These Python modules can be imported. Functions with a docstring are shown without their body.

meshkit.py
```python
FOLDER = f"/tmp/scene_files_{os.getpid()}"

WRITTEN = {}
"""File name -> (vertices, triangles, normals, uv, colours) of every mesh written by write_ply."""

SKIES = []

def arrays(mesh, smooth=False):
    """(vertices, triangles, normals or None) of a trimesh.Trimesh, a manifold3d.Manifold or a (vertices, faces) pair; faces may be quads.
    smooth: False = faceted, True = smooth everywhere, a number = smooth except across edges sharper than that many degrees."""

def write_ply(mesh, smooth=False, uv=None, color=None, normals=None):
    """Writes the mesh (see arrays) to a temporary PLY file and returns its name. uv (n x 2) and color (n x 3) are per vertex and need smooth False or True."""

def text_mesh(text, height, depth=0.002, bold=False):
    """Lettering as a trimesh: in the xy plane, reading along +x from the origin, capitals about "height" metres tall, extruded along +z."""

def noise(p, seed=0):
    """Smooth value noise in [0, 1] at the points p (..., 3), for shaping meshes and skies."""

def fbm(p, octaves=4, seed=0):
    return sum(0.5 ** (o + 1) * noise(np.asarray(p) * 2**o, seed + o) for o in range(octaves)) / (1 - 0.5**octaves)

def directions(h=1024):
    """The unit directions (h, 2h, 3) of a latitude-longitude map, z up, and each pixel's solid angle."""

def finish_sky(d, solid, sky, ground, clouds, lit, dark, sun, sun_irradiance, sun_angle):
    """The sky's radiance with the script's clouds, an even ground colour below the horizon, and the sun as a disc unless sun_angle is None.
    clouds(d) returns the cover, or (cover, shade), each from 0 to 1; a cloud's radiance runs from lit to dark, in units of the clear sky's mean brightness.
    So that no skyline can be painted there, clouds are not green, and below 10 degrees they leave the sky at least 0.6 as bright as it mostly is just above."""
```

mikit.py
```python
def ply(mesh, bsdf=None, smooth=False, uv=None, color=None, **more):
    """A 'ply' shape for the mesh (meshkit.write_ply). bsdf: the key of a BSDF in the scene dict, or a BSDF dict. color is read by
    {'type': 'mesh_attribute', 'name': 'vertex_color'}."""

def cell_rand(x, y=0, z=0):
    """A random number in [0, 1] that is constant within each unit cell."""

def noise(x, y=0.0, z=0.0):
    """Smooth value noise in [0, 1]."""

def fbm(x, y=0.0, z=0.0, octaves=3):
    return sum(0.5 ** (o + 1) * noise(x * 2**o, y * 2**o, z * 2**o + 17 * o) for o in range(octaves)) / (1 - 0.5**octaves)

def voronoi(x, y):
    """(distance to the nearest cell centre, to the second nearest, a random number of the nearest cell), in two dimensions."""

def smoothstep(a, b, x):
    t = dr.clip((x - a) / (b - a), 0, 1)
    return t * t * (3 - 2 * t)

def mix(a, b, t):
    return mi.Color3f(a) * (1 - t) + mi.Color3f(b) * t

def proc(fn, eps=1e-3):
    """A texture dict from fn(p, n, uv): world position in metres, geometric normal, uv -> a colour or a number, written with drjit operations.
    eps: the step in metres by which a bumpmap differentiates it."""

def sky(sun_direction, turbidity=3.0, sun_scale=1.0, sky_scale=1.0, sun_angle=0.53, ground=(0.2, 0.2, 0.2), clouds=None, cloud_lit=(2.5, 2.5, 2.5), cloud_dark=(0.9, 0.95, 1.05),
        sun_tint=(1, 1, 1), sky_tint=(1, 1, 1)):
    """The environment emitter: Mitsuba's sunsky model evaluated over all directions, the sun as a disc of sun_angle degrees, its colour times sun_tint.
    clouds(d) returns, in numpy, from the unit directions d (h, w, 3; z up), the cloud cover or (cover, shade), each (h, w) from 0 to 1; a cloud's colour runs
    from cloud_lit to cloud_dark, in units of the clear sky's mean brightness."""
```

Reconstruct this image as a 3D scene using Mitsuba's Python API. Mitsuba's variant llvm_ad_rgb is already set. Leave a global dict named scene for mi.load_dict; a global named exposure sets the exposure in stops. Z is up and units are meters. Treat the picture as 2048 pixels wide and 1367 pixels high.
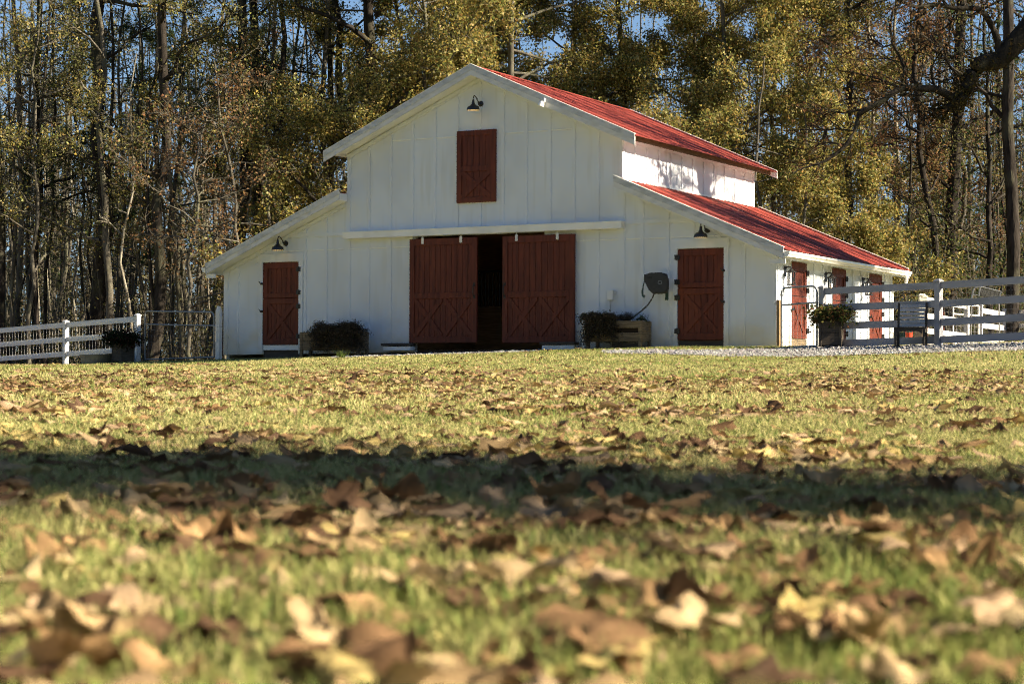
import math, random
import numpy as np, trimesh, mitsuba as mi, drjit as dr
import mikit, meshkit
from mikit import proc, noise, fbm, smoothstep, mix, ply
from shapely.geometry import Polygon, box as sbox
from scipy.interpolate import RBFInterpolator

rng = np.random.default_rng(7)
random.seed(7)
scene, labels = {}, {}

# ---------------------------------------------------------------- camera, sky, exposure
CAM = np.array([23.0335, -40.1326, -0.8904])
YAW, PITCH, ROLL, F = 0.504624, 0.022682, 0.003958, 4008.88       # F in pixels of the 2048 x 1367 photograph
FW = np.array([-math.sin(YAW) * math.cos(PITCH), math.cos(YAW) * math.cos(PITCH), math.sin(PITCH)])
_r = np.array([math.cos(YAW), math.sin(YAW), 0.0]); _u = np.cross(_r, FW)
RT = _r * math.cos(ROLL) + _u * math.sin(ROLL)
UP = -_r * math.sin(ROLL) + _u * math.cos(ROLL)
m = np.eye(4); m[:3, 0], m[:3, 1], m[:3, 2], m[:3, 3] = -RT, UP, FW, CAM
scene['camera'] = {'type': 'thinlens', 'fov': math.degrees(2 * math.atan(1024 / F)), 'fov_axis': 'x', 'near_clip': 0.1, 'far_clip': 3000.0,
                   'aperture_radius': 0.0060, 'focus_distance': 42.0, 'to_world': mi.ScalarTransform4f(m.tolist())}
SUN_AZ, SUN_EL = math.radians(10.0), math.radians(30.5)           # azimuth from +X (right of the barn) towards +Y
SUN = np.array([math.cos(SUN_AZ) * math.cos(SUN_EL), math.sin(SUN_AZ) * math.cos(SUN_EL), math.sin(SUN_EL)])
scene['sky'] = mikit.sky(SUN.tolist(), turbidity=2.5, sun_scale=3.9, sky_scale=1.36, sun_tint=(0.93, 1.0, 1.10), sky_tint=(0.95, 1.0, 1.1))
exposure = 1.53


def at(px, py, d):
    """World point seen at pixel (px, py) of the photograph, d metres in front of the camera."""
    return CAM + d * (FW + RT * (px - 1024) / F - UP * (py - 683.5) / F)


def depth(p):
    return (np.asarray(p) - CAM) @ FW


# ---------------------------------------------------------------- helpers
used = {}


def nk(base):
    n = used.get(base, 0)
    used[base] = n + 1
    return base if n == 0 else f'{base}_{n:03d}'


def lab(key, label=None, cat=None, group=None, kind=None):
    labels[key] = {k: v for k, v in dict(label=label, category=cat, group=group, kind=kind).items() if v}
    return key


def add(base, mesh, bsdf, smooth=False, color=None):
    if base in scene:
        key = nk(base)
    else:
        key = base; used[base] = max(1, used.get(base, 0))
    scene[key] = ply(mesh, bsdf, smooth=smooth, color=color)
    return key


def cat(ms):
    vs, fs, n = [], [], 0
    for q in ms:
        v, f = (q.vertices, q.faces) if hasattr(q, 'vertices') else q
        vs.append(np.asarray(v)); fs.append(np.asarray(f) + n); n += len(v)
    return trimesh.Trimesh(np.vstack(vs), np.vstack(fs), process=False)


def bx(x0, x1, y0, y1, z0, z1, c=0.0):
    """Box, with chamfered edges when c > 0."""
    if x1 < x0: x0, x1 = x1, x0
    if y1 < y0: y0, y1 = y1, y0
    if z1 < z0: z0, z1 = z1, z0
    if c <= 0 or min(x1 - x0, y1 - y0, z1 - z0) < 2.5 * c:
        b = trimesh.creation.box((x1 - x0, y1 - y0, z1 - z0))
    else:
        e = np.array([x1 - x0, y1 - y0, z1 - z0]) / 2
        pts = [np.array([sx, sy, sz]) * (e - c * np.array(k)) for sx in (-1, 1) for sy in (-1, 1) for sz in (-1, 1)
               for k in ((0, 1, 1), (1, 0, 1), (1, 1, 0))]
        b = trimesh.convex.convex_hull(np.array(pts))
    b.apply_translation(((x0 + x1) / 2, (y0 + y1) / 2, (z0 + z1) / 2))
    return b


def tf(mesh, M):
    q = mesh.copy(); q.apply_transform(M); return q


def bar(p0, p1, w, t, side=(0, 0, 1)):
    """A board from p0 to p1, w wide across, t thick along side."""
    p0, p1, s = np.array(p0, float), np.array(p1, float), np.array(side, float)
    a = p1 - p0; L = np.linalg.norm(a); a /= L
    s -= a * (s @ a); s /= np.linalg.norm(s); c = np.cross(s, a)
    M = np.eye(4); M[:3, 0], M[:3, 1], M[:3, 2], M[:3, 3] = a, c, s, (p0 + p1) / 2
    b = trimesh.creation.box((L, w, t)); b.apply_transform(M); return b


def xz(poly, y0, y1):
    """A polygon in the (X, Z) plane, extruded from y0 to y1."""
    q = trimesh.creation.extrude_polygon(poly, abs(y1 - y0), engine='earcut')
    v = np.array(q.vertices); v = np.stack([v[:, 0], min(y0, y1) + v[:, 2], v[:, 1]], 1)
    return trimesh.Trimesh(v, q.faces[:, ::-1], process=False)


def tubes(items, sides):
    """items: list of (points n x 3, radii n), all with the same n. One array of tapering tubes."""
    P = np.array([i[0] for i in items], float); R = np.array([i[1] for i in items], float)
    k, n = P.shape[:2]
    t = np.gradient(P, axis=1); t /= np.linalg.norm(t, axis=2, keepdims=True) + 1e-12
    a = np.cross(t, np.where(np.abs(t[..., 2:]) < 0.85, [0, 0, 1.0], [1.0, 0, 0])); a /= np.linalg.norm(a, axis=2, keepdims=True) + 1e-12
    b = np.cross(t, a); ang = np.arange(sides) * 2 * np.pi / sides
    v = P[:, :, None] + R[:, :, None, None] * (np.cos(ang)[:, None] * a[:, :, None] + np.sin(ang)[:, None] * b[:, :, None])
    i, j = np.meshgrid(np.arange(n - 1), np.arange(sides), indexing='ij')
    q = np.stack([i * sides + j, i * sides + (j + 1) % sides, (i + 1) * sides + (j + 1) % sides, (i + 1) * sides + j], -1).reshape(-1, 4)
    f = np.vstack([q[:, [0, 1, 2]], q[:, [0, 2, 3]]])
    return v.reshape(-1, 3), (f[None] + (np.arange(k) * n * sides)[:, None, None]).reshape(-1, 3)


def tube(pts, r, sides=8, caps=True):
    pts = np.array(pts, float); r = np.broadcast_to(np.asarray(r, float), (len(pts),))
    v, f = tubes([(pts, r)], sides)
    if caps:
        n = len(v); v = np.vstack([v, pts[:1], pts[-1:]])
        j = np.arange(sides); e = n - sides
        f = np.vstack([f, np.stack([np.full(sides, n), (j + 1) % sides, j], 1), np.stack([np.full(sides, n + 1), e + j, e + (j + 1) % sides], 1)])
    return trimesh.Trimesh(v, f, process=False)


def smooth_path(pts, n):
    """Catmull-Rom through pts, n samples in all."""
    p = np.array(pts, float); p = np.vstack([2 * p[0] - p[1], p, 2 * p[-1] - p[-2]])
    out = []
    for s in np.linspace(0, len(p) - 3 - 1e-9, n):
        i = int(s); t = s - i; a, b, c, d = p[i:i + 4]
        out.append(0.5 * (2 * b + (c - a) * t + (2 * a - 5 * b + 4 * c - d) * t * t + (3 * b - a - 3 * c + d) * t ** 3))
    return np.array(out)


def lathe(profile, sides=20):
    q = trimesh.creation.revolve(np.array(profile, float), sections=sides); return q


# ---------------------------------------------------------------- materials
def mat(name, color, rough=0.6, spec=0.4, metallic=0.0, bump=None, two=True, **kw):
    b = {'type': 'principled', 'base_color': color if isinstance(color, dict) else {'type': 'rgb', 'value': list(color)}, 'roughness': rough, 'specular': spec, 'metallic': metallic, **kw}
    if bump is not None:
        b = {'type': 'bumpmap', 'arbitrary': bump[0], 'scale': bump[1], 'bsdf': b}
    scene[name] = {'type': 'twosided', 'bsdf': b} if two else b


def white_paint(p, n, uv):
    d = fbm(p.x * 1.3, p.y * 1.3, p.z * 0.7, 3)
    c = mix((0.635, 0.68, 0.745), (0.58, 0.615, 0.665), smoothstep(0.35, 0.75, d))
    c = mix(c, (0.52, 0.53, 0.52), 0.35 * smoothstep(0.52, 0.8, fbm(p.x * 7, p.y * 7, p.z * 0.5 + 4, 3)))
    dirt = smoothstep(0.75, -0.15, p.z + 0.9 * (fbm(p.x * 2.5, p.y * 2.5, p.z * 3, 3) - 0.5))
    c = mix(c, (0.56, 0.49, 0.34), dirt * 0.62)
    return c


def wall_bump(p, n, uv):
    return noise(p.x * 90, p.y * 90, p.z * 4)


mat('white_siding', proc(white_paint), 0.55, 0.35, bump=(proc(wall_bump), 0.0005))
mat('white_trim', proc(lambda p, n, uv: mix((0.78, 0.78, 0.76), (0.68, 0.685, 0.67), smoothstep(0.4, 0.8, fbm(p.x * 3, p.y * 3, p.z * 3, 3)))), 0.45, 0.4)
mat('white_vinyl', proc(lambda p, n, uv: mix((0.60, 0.605, 0.62), (0.50, 0.505, 0.50), smoothstep(0.45, 0.8, fbm(p.x * 2.2, p.y * 2.2, p.z * 9, 3)))), 0.4, 0.45)
mat('grey_paint', proc(lambda p, n, uv: mix((0.285, 0.29, 0.325), (0.22, 0.225, 0.25), smoothstep(0.4, 0.8, fbm(p.x * 2.2, p.y * 2.2, p.z * 9, 3)))), 0.45, 0.4)
mat('cream_vinyl', proc(lambda p, n, uv: mix((0.66, 0.64, 0.56), (0.52, 0.48, 0.38), smoothstep(0.4, 0.8, fbm(p.x * 3, p.y * 3, p.z * 8, 3)))), 0.45, 0.4)
mat('metal_trim', proc(lambda p, n, uv: mix((0.50, 0.515, 0.53), (0.36, 0.375, 0.385), smoothstep(0.35, 0.75, fbm(p.x * 5, p.y * 5, p.z * 9, 4)))), 0.38, 0.5)
mat('grey_trim', proc(lambda p, n, uv: mix((0.60, 0.61, 0.62), (0.48, 0.49, 0.495), smoothstep(0.35, 0.75, fbm(p.x * 4, p.y * 4, p.z * 7, 4)))), 0.45, 0.45)
mat('white_gutter', proc(lambda p, n, uv: mix((0.80, 0.80, 0.77), (0.58, 0.56, 0.5), smoothstep(0.55, 0.85, fbm(p.x * 6, p.y * 2, p.z * 10, 3)))), 0.3, 0.5)


def red_wood(p, n, uv):
    g = fbm(p.x * 22, p.y * 22, p.z * 1.4, 3)
    c = mix((0.118, 0.024, 0.012), (0.070, 0.014, 0.0075), smoothstep(0.3, 0.75, g))
    k = fbm(p.x * 2.1, p.y * 2.1, p.z * 0.9 + 3, 3)
    return mix(c, (0.155, 0.040, 0.019), smoothstep(0.5, 0.8, k) * 0.5)


mat('red_wood', proc(red_wood), 0.6, 0.3, bump=(proc(lambda p, n, uv: fbm(p.x * 45, p.y * 45, p.z * 2.5, 2)), 0.002))
mat('red_roof', proc(lambda p, n, uv: mix((0.27, 0.052, 0.038), (0.21, 0.042, 0.033), smoothstep(0.35, 0.7, fbm(p.x * 1.5, p.y * 4.0, p.z * 1.5, 4)))), 0.42, 0.45)
mat('black_metal', (0.012, 0.012, 0.014), 0.45, 0.5)
mat('lamp_inside', (0.75, 0.72, 0.66), 0.5, 0.3)
mat('black_plastic', proc(lambda p, n, uv: mix((0.020, 0.021, 0.023), (0.032, 0.033, 0.034), fbm(p.x * 20, p.y * 20, p.z * 20, 2))), 0.55, 0.4)
mat('green_plastic', (0.012, 0.045, 0.042), 0.5, 0.4)
mat('galvanized', proc(lambda p, n, uv: mix((0.24, 0.26, 0.29), (0.16, 0.175, 0.20), fbm(p.x * 14, p.y * 14, p.z * 14, 3))), 0.42, 0.5, metallic=0.55)
mat('wire', (0.30, 0.30, 0.31), 0.45, 0.5, metallic=0.4)
mat('white_wire', (0.78, 0.78, 0.78), 0.45, 0.5)
mat('roller_metal', (0.62, 0.62, 0.6), 0.4, 0.5)


def wood(c0, c1):
    return lambda p, n, uv: mix(c0, c1, smoothstep(0.25, 0.75, fbm(p.x * 4 + p.y * 3, p.y * 6, p.z * 42, 3)))


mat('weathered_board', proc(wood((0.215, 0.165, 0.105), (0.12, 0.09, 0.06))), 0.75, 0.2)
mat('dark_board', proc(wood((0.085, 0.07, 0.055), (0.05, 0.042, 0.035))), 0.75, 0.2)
mat('grey_teak', proc(wood((0.42, 0.42, 0.44), (0.34, 0.34, 0.35))), 0.7, 0.25)
mat('dark_teak', proc(wood((0.05, 0.045, 0.04), (0.03, 0.028, 0.026))), 0.7, 0.25)
mat('raw_post', proc(lambda p, n, uv: mix((0.30, 0.21, 0.11), (0.17, 0.115, 0.06), fbm(p.x * 30, p.y * 30, p.z * 2, 3))), 0.75, 0.2)
mat('interior_wood', proc(wood((0.36, 0.23, 0.12), (0.25, 0.15, 0.075))), 0.7, 0.2)
mat('dark_dirt', (0.07, 0.05, 0.035), 0.95, 0.05)
mat('soil', (0.03, 0.022, 0.016), 0.95, 0.05)
mat('red_plastic', (0.62, 0.06, 0.025), 0.45, 0.4)
mat('tan_block', (0.33, 0.25, 0.19), 0.8, 0.2)
mat('tank_plastic', (0.085, 0.08, 0.055), 0.5, 0.35)
scene['lantern_glass'] = {'type': 'thindielectric', 'int_ior': 1.5}
VC = {'type': 'mesh_attribute', 'name': 'vertex_color'}
scene['leaf'] = {'type': 'principledthin', 'base_color': VC, 'roughness': 0.42, 'diff_trans': 0.75, 'eta': 1.4}
scene['dead_leaf'] = {'type': 'principledthin', 'base_color': VC, 'roughness': 0.55, 'diff_trans': 0.35, 'eta': 1.4}
scene['grass_blade'] = {'type': 'principledthin', 'base_color': VC, 'roughness': 0.5, 'diff_trans': 0.7, 'eta': 1.35}


def bark_fn(c0, c1, moss):
    def fn(p, n, uv):
        k = fbm(p.x * 9, p.y * 9, p.z * 2.2, 4)
        c = mix(c0, c1, smoothstep(0.3, 0.72, k))
        return mix(c, (0.16, 0.17, 0.10), smoothstep(0.52, 0.7, fbm(p.x * 3 + 5, p.y * 3, p.z * 1.3, 3)) * moss)
    return fn


def bark_bump(p, n, uv):
    return fbm(p.x * 16, p.y * 16, p.z * 3.5, 3)


mat('bark_dark', proc(bark_fn((0.043, 0.037, 0.032), (0.018, 0.0155, 0.0135), 0.2)), 0.9, 0.1, bump=(proc(bark_bump, 4e-3), 0.03))
mat('bark_grey', proc(bark_fn((0.125, 0.115, 0.095), (0.055, 0.05, 0.04), 0.3)), 0.9, 0.1, bump=(proc(bark_bump, 4e-3), 0.015))
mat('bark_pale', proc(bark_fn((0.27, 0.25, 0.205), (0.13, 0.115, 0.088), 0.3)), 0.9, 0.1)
mat('bark_mossy_shaded', proc(bark_fn((0.034, 0.03, 0.024), (0.016, 0.014, 0.012), 0.12)), 0.9, 0.1, bump=(proc(bark_bump, 4e-3), 0.03))  # the crown's shade on the limb is mixed into this dark bark
mat('stone', VC, 0.85, 0.2)

# ---------------------------------------------------------------- ground
ctl = []
for px in (-400, 300, 1024, 1750, 2450):
    for d, y in ((2.25, 1367), (3.2, 1178), (5.5, 1000), (8, 910), (11, 852), (17, 780), (25, 747), (32, 732)):
        ctl.append(at(px, y, d))
for px, y, d in ((-300, 747, 56), (-100, 739, 54), (130, 731, 52.5), (280, 725, 50.8), (437, 720, 49.3), (560, 717.5, 47.3), (700, 714, 46), (830, 710, 45), (1000, 704.5, 44.2), (1160, 700, 43.6), (300, 738, 45), (1024, 724, 38), (700, 731, 40),
                 (1300, 695.5, 43), (1554, 693.5, 42.1), (1645, 695, 41), (1877, 690, 39.6), (2048, 685, 38.5), (2300, 680, 37), (1600, 715, 37.5), (2048, 702, 34.5), (2300, 694, 33), (1600, 724, 34), (2048, 715, 31), (1300, 718, 38.5)):
    ctl.append(at(px, y, d))
for a in (-25, -10):
    for b in (-30, 0, 30):
        q = CAM + FW * a + RT * b; q[2] = CAM[2] - 0.36; ctl.append(q)
for X, Y, Z in ((-7.4, 4, -0.2), (0, 4, -0.08), (7.4, 4, 0.02), (-7.4, 8, -0.25), (7.4, 8, 0.05), (10, 14, 0.05), (14, 10, 0.1), (20, 5, 0.15), (0, 12, -0.2), (-14, 6, -0.4), (-25, 5, -0.55),
                (-40, 20, -0.6), (-20, 30, -0.6), (0, 40, -0.6), (20, 35, -0.3), (40, 25, 0), (45, -10, -0.2), (40, -40, -1.2), (-30, -25, -1.1), (-10, -40, -1.3), (-60, 40, -0.6), (-30, 70, -0.6), (20, 80, -0.6), (60, 60, -0.3)):
    ctl.append(np.array([X, Y, Z]))
ctl = np.array(ctl)
_rbf = RBFInterpolator(ctl[:, :2], ctl[:, 2], kernel='linear', smoothing=0.02)


def gz(x, y):
    x, y = np.asarray(x, float), np.asarray(y, float)
    s = x.shape
    x, y = x.ravel(), y.ravel()
    out = np.empty(len(x))
    for i in range(0, len(x), 60000):
        sl = slice(i, i + 60000)
        xx, yy = np.clip(x[sl], -70, 60), np.clip(y[sl], -75, 95)
        out[sl] = _rbf(np.stack([xx, yy], 1))
    far = np.clip((np.hypot(x, y) - 70) / 60, 0, 1)
    return (out * (1 - far) - 0.6 * far).reshape(s)


def hit(px, py):
    """Where the ray through a pixel meets the ground."""
    d = np.arange(1.5, 75, 0.02)
    P = at(px, py, d[:, None])
    k = np.argmax(P[:, 2] < gz(P[:, 0], P[:, 1]))
    return P[k]


def grid_lines(lo, hi, fine_lo, fine_hi, step):
    g = list(np.arange(fine_lo, fine_hi + 1e-6, step)); k = step
    while g[-1] < hi: k *= 1.35; g.append(g[-1] + k)
    k = step
    while g[0] > lo: k *= 1.35; g.insert(0, g[0] - k)
    return np.array(g)


gx, gy = grid_lines(-900, 900, -34, 34, 0.5), grid_lines(-900, 900, -48, 24, 0.5)
GX, GY = np.meshgrid(gx, gy, indexing='ij'); GZ = gz(GX, GY)
gi, gj = np.meshgrid(np.arange(len(gx) - 1), np.arange(len(gy) - 1), indexing='ij'); nyy = len(gy)
gq = np.stack([gi * nyy + gj, (gi + 1) * nyy + gj, (gi + 1) * nyy + gj + 1, gi * nyy + gj + 1], -1).reshape(-1, 4)
gzf = lambda x, y: gz(np.array([x]), np.array([y]))[0]


def ground_fn(p, n, uv):
    k = fbm(p.x * 0.7, p.y * 0.7, 0, 3)
    c = mix((0.20, 0.185, 0.075), (0.27, 0.24, 0.11), smoothstep(0.3, 0.7, k))
    c = mix(c, (0.13, 0.14, 0.05), 0.8 * smoothstep(0.4, 0.8, fbm(p.x * 6, p.y * 6, 3, 3)))
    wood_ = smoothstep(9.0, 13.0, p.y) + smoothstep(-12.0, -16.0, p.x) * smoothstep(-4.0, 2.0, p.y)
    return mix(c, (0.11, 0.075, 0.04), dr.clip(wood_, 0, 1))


mat('ground_soil', proc(ground_fn), 0.95, 0.05)
lab(add('lawn', (np.stack([GX, GY, GZ], -1).reshape(-1, 3), gq), 'ground_soil', smooth=True), kind='structure')

# ---------------------------------------------------------------- barn
W1, W2, LEN, OV = 3.66, 7.313, 7.742, 0.42
RZ, EZ, EX = 6.49, 4.665, 4.13                # upper roof: ridge and eave (top of metal)
JZ, LZ, LX = 3.755, 2.045, 7.66               # lean-to roof: at the main wall, and its eave
su, sl_ = (RZ - EZ) / EX, (JZ - LZ) / (LX - W1)
TH = 0.20                                      # roof thickness, vertical
T_ = 0.10
EXL, LXL = 4.02, 7.57                          # the left eaves are a little shorter
roof_u = lambda x: RZ - su * abs(x)
roof_l = lambda x: JZ - sl_ * (abs(x) - W1)
lab('barn', 'white board and batten barn with red metal roof and dark red doors', 'barn')
B = 'barn__'
wt_u = lambda x: roof_u(x) - TH - 0.01
wt_l = lambda x: roof_l(x) - TH - 0.01
base_z = lambda x: -0.11 + 0.10 * (x + W2) / (2 * W2)
front = Polygon([(-W2, base_z(-W2)), (W2, base_z(W2)), (W2, wt_l(W2)), (W1, wt_l(W1)), (W1, wt_u(W1)), (0, wt_u(0)), (-W1, wt_u(W1)), (-W1, wt_l(W1)), (-W2, wt_l(W2))])
OPEN = sbox(-1.73, -0.4, 1.70, 2.64)
RD, LD = sbox(5.015, -0.4, 6.105, 2.15), sbox(-6.115, -0.3, -5.05, 2.145)
fw_key = add(B + 'front_wall', xz(front.difference(OPEN).difference(RD).difference(LD), 0, T_), 'white_siding')
lab(fw_key)
holes = [OPEN, RD, LD, sbox(-0.60, 3.37, 0.455, 5.065)]


def batten(holder, x, hw, zlo, zhi, block=()):
    seg = sbox(x - hw, zlo, x + hw, zhi)
    for h in block:
        seg = seg.difference(h)
    for g in getattr(seg, 'geoms', [seg]):
        if g.area > 0.004:
            x0, z0, x1, z1 = g.bounds
            add(holder + '__batten', bx(x0, x1, -0.02, 0.004, z0, z1, 0.003), 'white_siding')


casing = [sbox(-6.24, -0.4, -4.93, 2.36), sbox(4.91, -0.4, 6.215, 2.37)]
beltz = (2.735, 2.825)
belts = [sbox(-W2, beltz[0], -W1 - 0.001, beltz[1]), sbox(W1 + 0.07, beltz[0], W2, beltz[1])]
beam_ = sbox(-W1, 2.64, W1 + 0.07, 2.80)
blk = holes + casing + belts + [beam_]
for k in range(-6, 7):
    x = k * 0.61
    if abs(x) > W1 - 0.02: continue
    batten(fw_key, x, 0.043, -0.02, roof_u(x) - TH - 0.1 - 0.43 * 0.045, blk)
for s in (-1, 1):
    for x in (4.15, 4.76, 5.37, 5.98, 6.56) if s > 0 else (4.27, 4.876, 5.485, 6.18, 6.897):
        batten(fw_key, s * x, 0.043, base_z(s * x) + 0.0, roof_l(x) - TH - 0.1 - 0.43 * 0.045, blk)
    batten(fw_key, s * (W1 - 0.05), 0.05, -0.02, wt_u(W1), [beam_, *holes])                  # corner boards
    batten(fw_key, s * (W2 - 0.064), 0.064, base_z(s * W2), wt_l(W2))
    batten(fw_key, s * (W1 + 0.02), 0.045, -0.02, wt_l(W1) - 0.06, [beam_, *belts])
for x0, x1 in ((-W2 + 0.13, -W1 - 0.03), (W1 + 0.07, W2 - 0.13)):                            # belt boards of the lean-tos, clipped to the roof line
    g = sbox(x0, beltz[0], x1, beltz[1]).intersection(Polygon([(-W2, -1), (W2, -1), (W2, wt_l(W2) - 0.1), (W1, wt_l(W1) - 0.1), (-W1, wt_l(W1) - 0.1), (-W2, wt_l(W2) - 0.1)]))
    add(fw_key + '__belt_board', xz(g, -0.034, 0.004), 'white_siding')
for s in (-1, 1):                                                                            # rake frieze boards under the soffits
    add(fw_key + '__frieze_board', xz(Polygon([(s * W1, wt_u(W1)), (0, wt_u(0)), (0, wt_u(0) - 0.10), (s * W1, wt_u(W1) - 0.10)]), -0.036, 0.004), 'white_siding')
    add(fw_key + '__frieze_board', xz(Polygon([(s * W2, wt_l(W2)), (s * (W1 + 0.005), wt_l(W1)), (s * (W1 + 0.005), wt_l(W1) - 0.10), (s * W2, wt_l(W2) - 0.10)]), -0.036, 0.004), 'white_siding')
bat_x = sorted([k * 0.61 for k in range(-6, 7)])
seam = []
for a, b in zip(bat_x[:-1], bat_x[1:]):
    for z, lo in ((4.934, True), (2.404, False)):
        g = sbox(a + 0.045, z, b - 0.045, z + 0.018)
        for h in holes + casing: g = g.difference(h)
        if g.area > 0.002 and z < roof_u(max(abs(a), abs(b))) - 0.35: seam.append(xz(g, -0.02, 0.003))
for s, xs in ((1, (3.72, 4.15, 4.76, 5.37, 5.98, 6.5)), (-1, (3.72, 4.27, 4.876, 5.485, 6.1))):
    for a, b in zip(xs[:-1], xs[1:]):
        x0, x1 = sorted((s * (a + 0.045), s * (b - 0.045)))
        g = sbox(x0, 2.404, x1, 2.422)
        for h in casing: g = g.difference(h)
        if g.area > 0.002 and roof_l(max(abs(x0), abs(x1))) - 0.35 > 2.42: seam.append(xz(g, -0.02, 0.003))
for q in seam: add(fw_key + '__seam_flashing', q, 'white_trim')
add(B + 'track_cover', xz(Polygon([(-W1, 2.645), (W1 + 0.07, 2.645), (W1 + 0.07, 2.79), (-W1, 2.79)]), -0.2, -0.02), 'white_trim')
add(B + 'track_cover__drip_edge', bx(-W1 - 0.012, W1 + 0.082, -0.212, -0.021, 2.79, 2.803), 'white_trim')

# other walls
side = add(B + 'side_wall', bx(W2 - T_, W2 - 0.002, T_, LEN, -0.05, wt_l(W2)), 'white_siding')
cler = add(B + 'clerestory_wall', bx(W1 - T_, W1 - 0.002, T_, LEN, JZ - 0.3, wt_u(W1) + 0.04), 'white_siding')
add(B + 'clerestory_wall', bx(-W1 + T_, -W1 + 0.002, T_, LEN, JZ - 0.3, wt_u(W1) + 0.04), 'white_siding')
add(B + 'left_wall', bx(-W2 + T_, -W2 + 0.002, T_, LEN, -0.25, wt_l(W2)), 'white_siding')
back = Polygon(front.exterior.coords)
add(B + 'back_wall', xz(back, LEN - 0.1, LEN - 0.004), 'white_siding')
for k in range(13):
    y = min(k * 0.645 + (0.04 if k == 0 else 0.0), LEN - 0.04)
    add(cler + '__batten', bx(W1 - 0.004, W1 + 0.02, y - 0.035, y + 0.035, roof_l(W1) - 0.02, wt_u(W1) - 0.07, 0.003), 'white_siding')
add(cler + '__frieze_board', bx(W1 - 0.004, W1 + 0.022, 0.0, LEN, wt_u(W1) - 0.07, wt_u(W1) + 0.02), 'white_siding')
SD = [(0.825, 1.72), (3.39, 4.28), (5.975, 6.88)]
for y in (0.06, 0.35, 2.25, 2.85, 4.85, 5.43, 7.2, LEN - 0.05):
    add(side + '__batten', bx(W2 - 0.004, W2 + 0.02, y - 0.04, y + 0.04, 0.0, wt_l(W2) - 0.005, 0.003), 'white_siding')
for a, b in SD:
    for y0, y1, z0, z1 in ((a - 0.11, a - 0.012, 0.0, 1.885), (b + 0.012, b + 0.11, 0.0, 1.885), (a - 0.11, b + 0.11, 1.885, wt_l(W2) + 0.01)):
        add(side + '__door_casing', bx(W2 - 0.003, W2 + 0.024, y0, y1, z0, z1), 'white_siding')
    add(side + '__threshold_board', bx(W2 - 0.003, W2 + 0.012, a - 0.012, b + 0.012, 0.0, 0.19), 'weathered_board')
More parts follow.
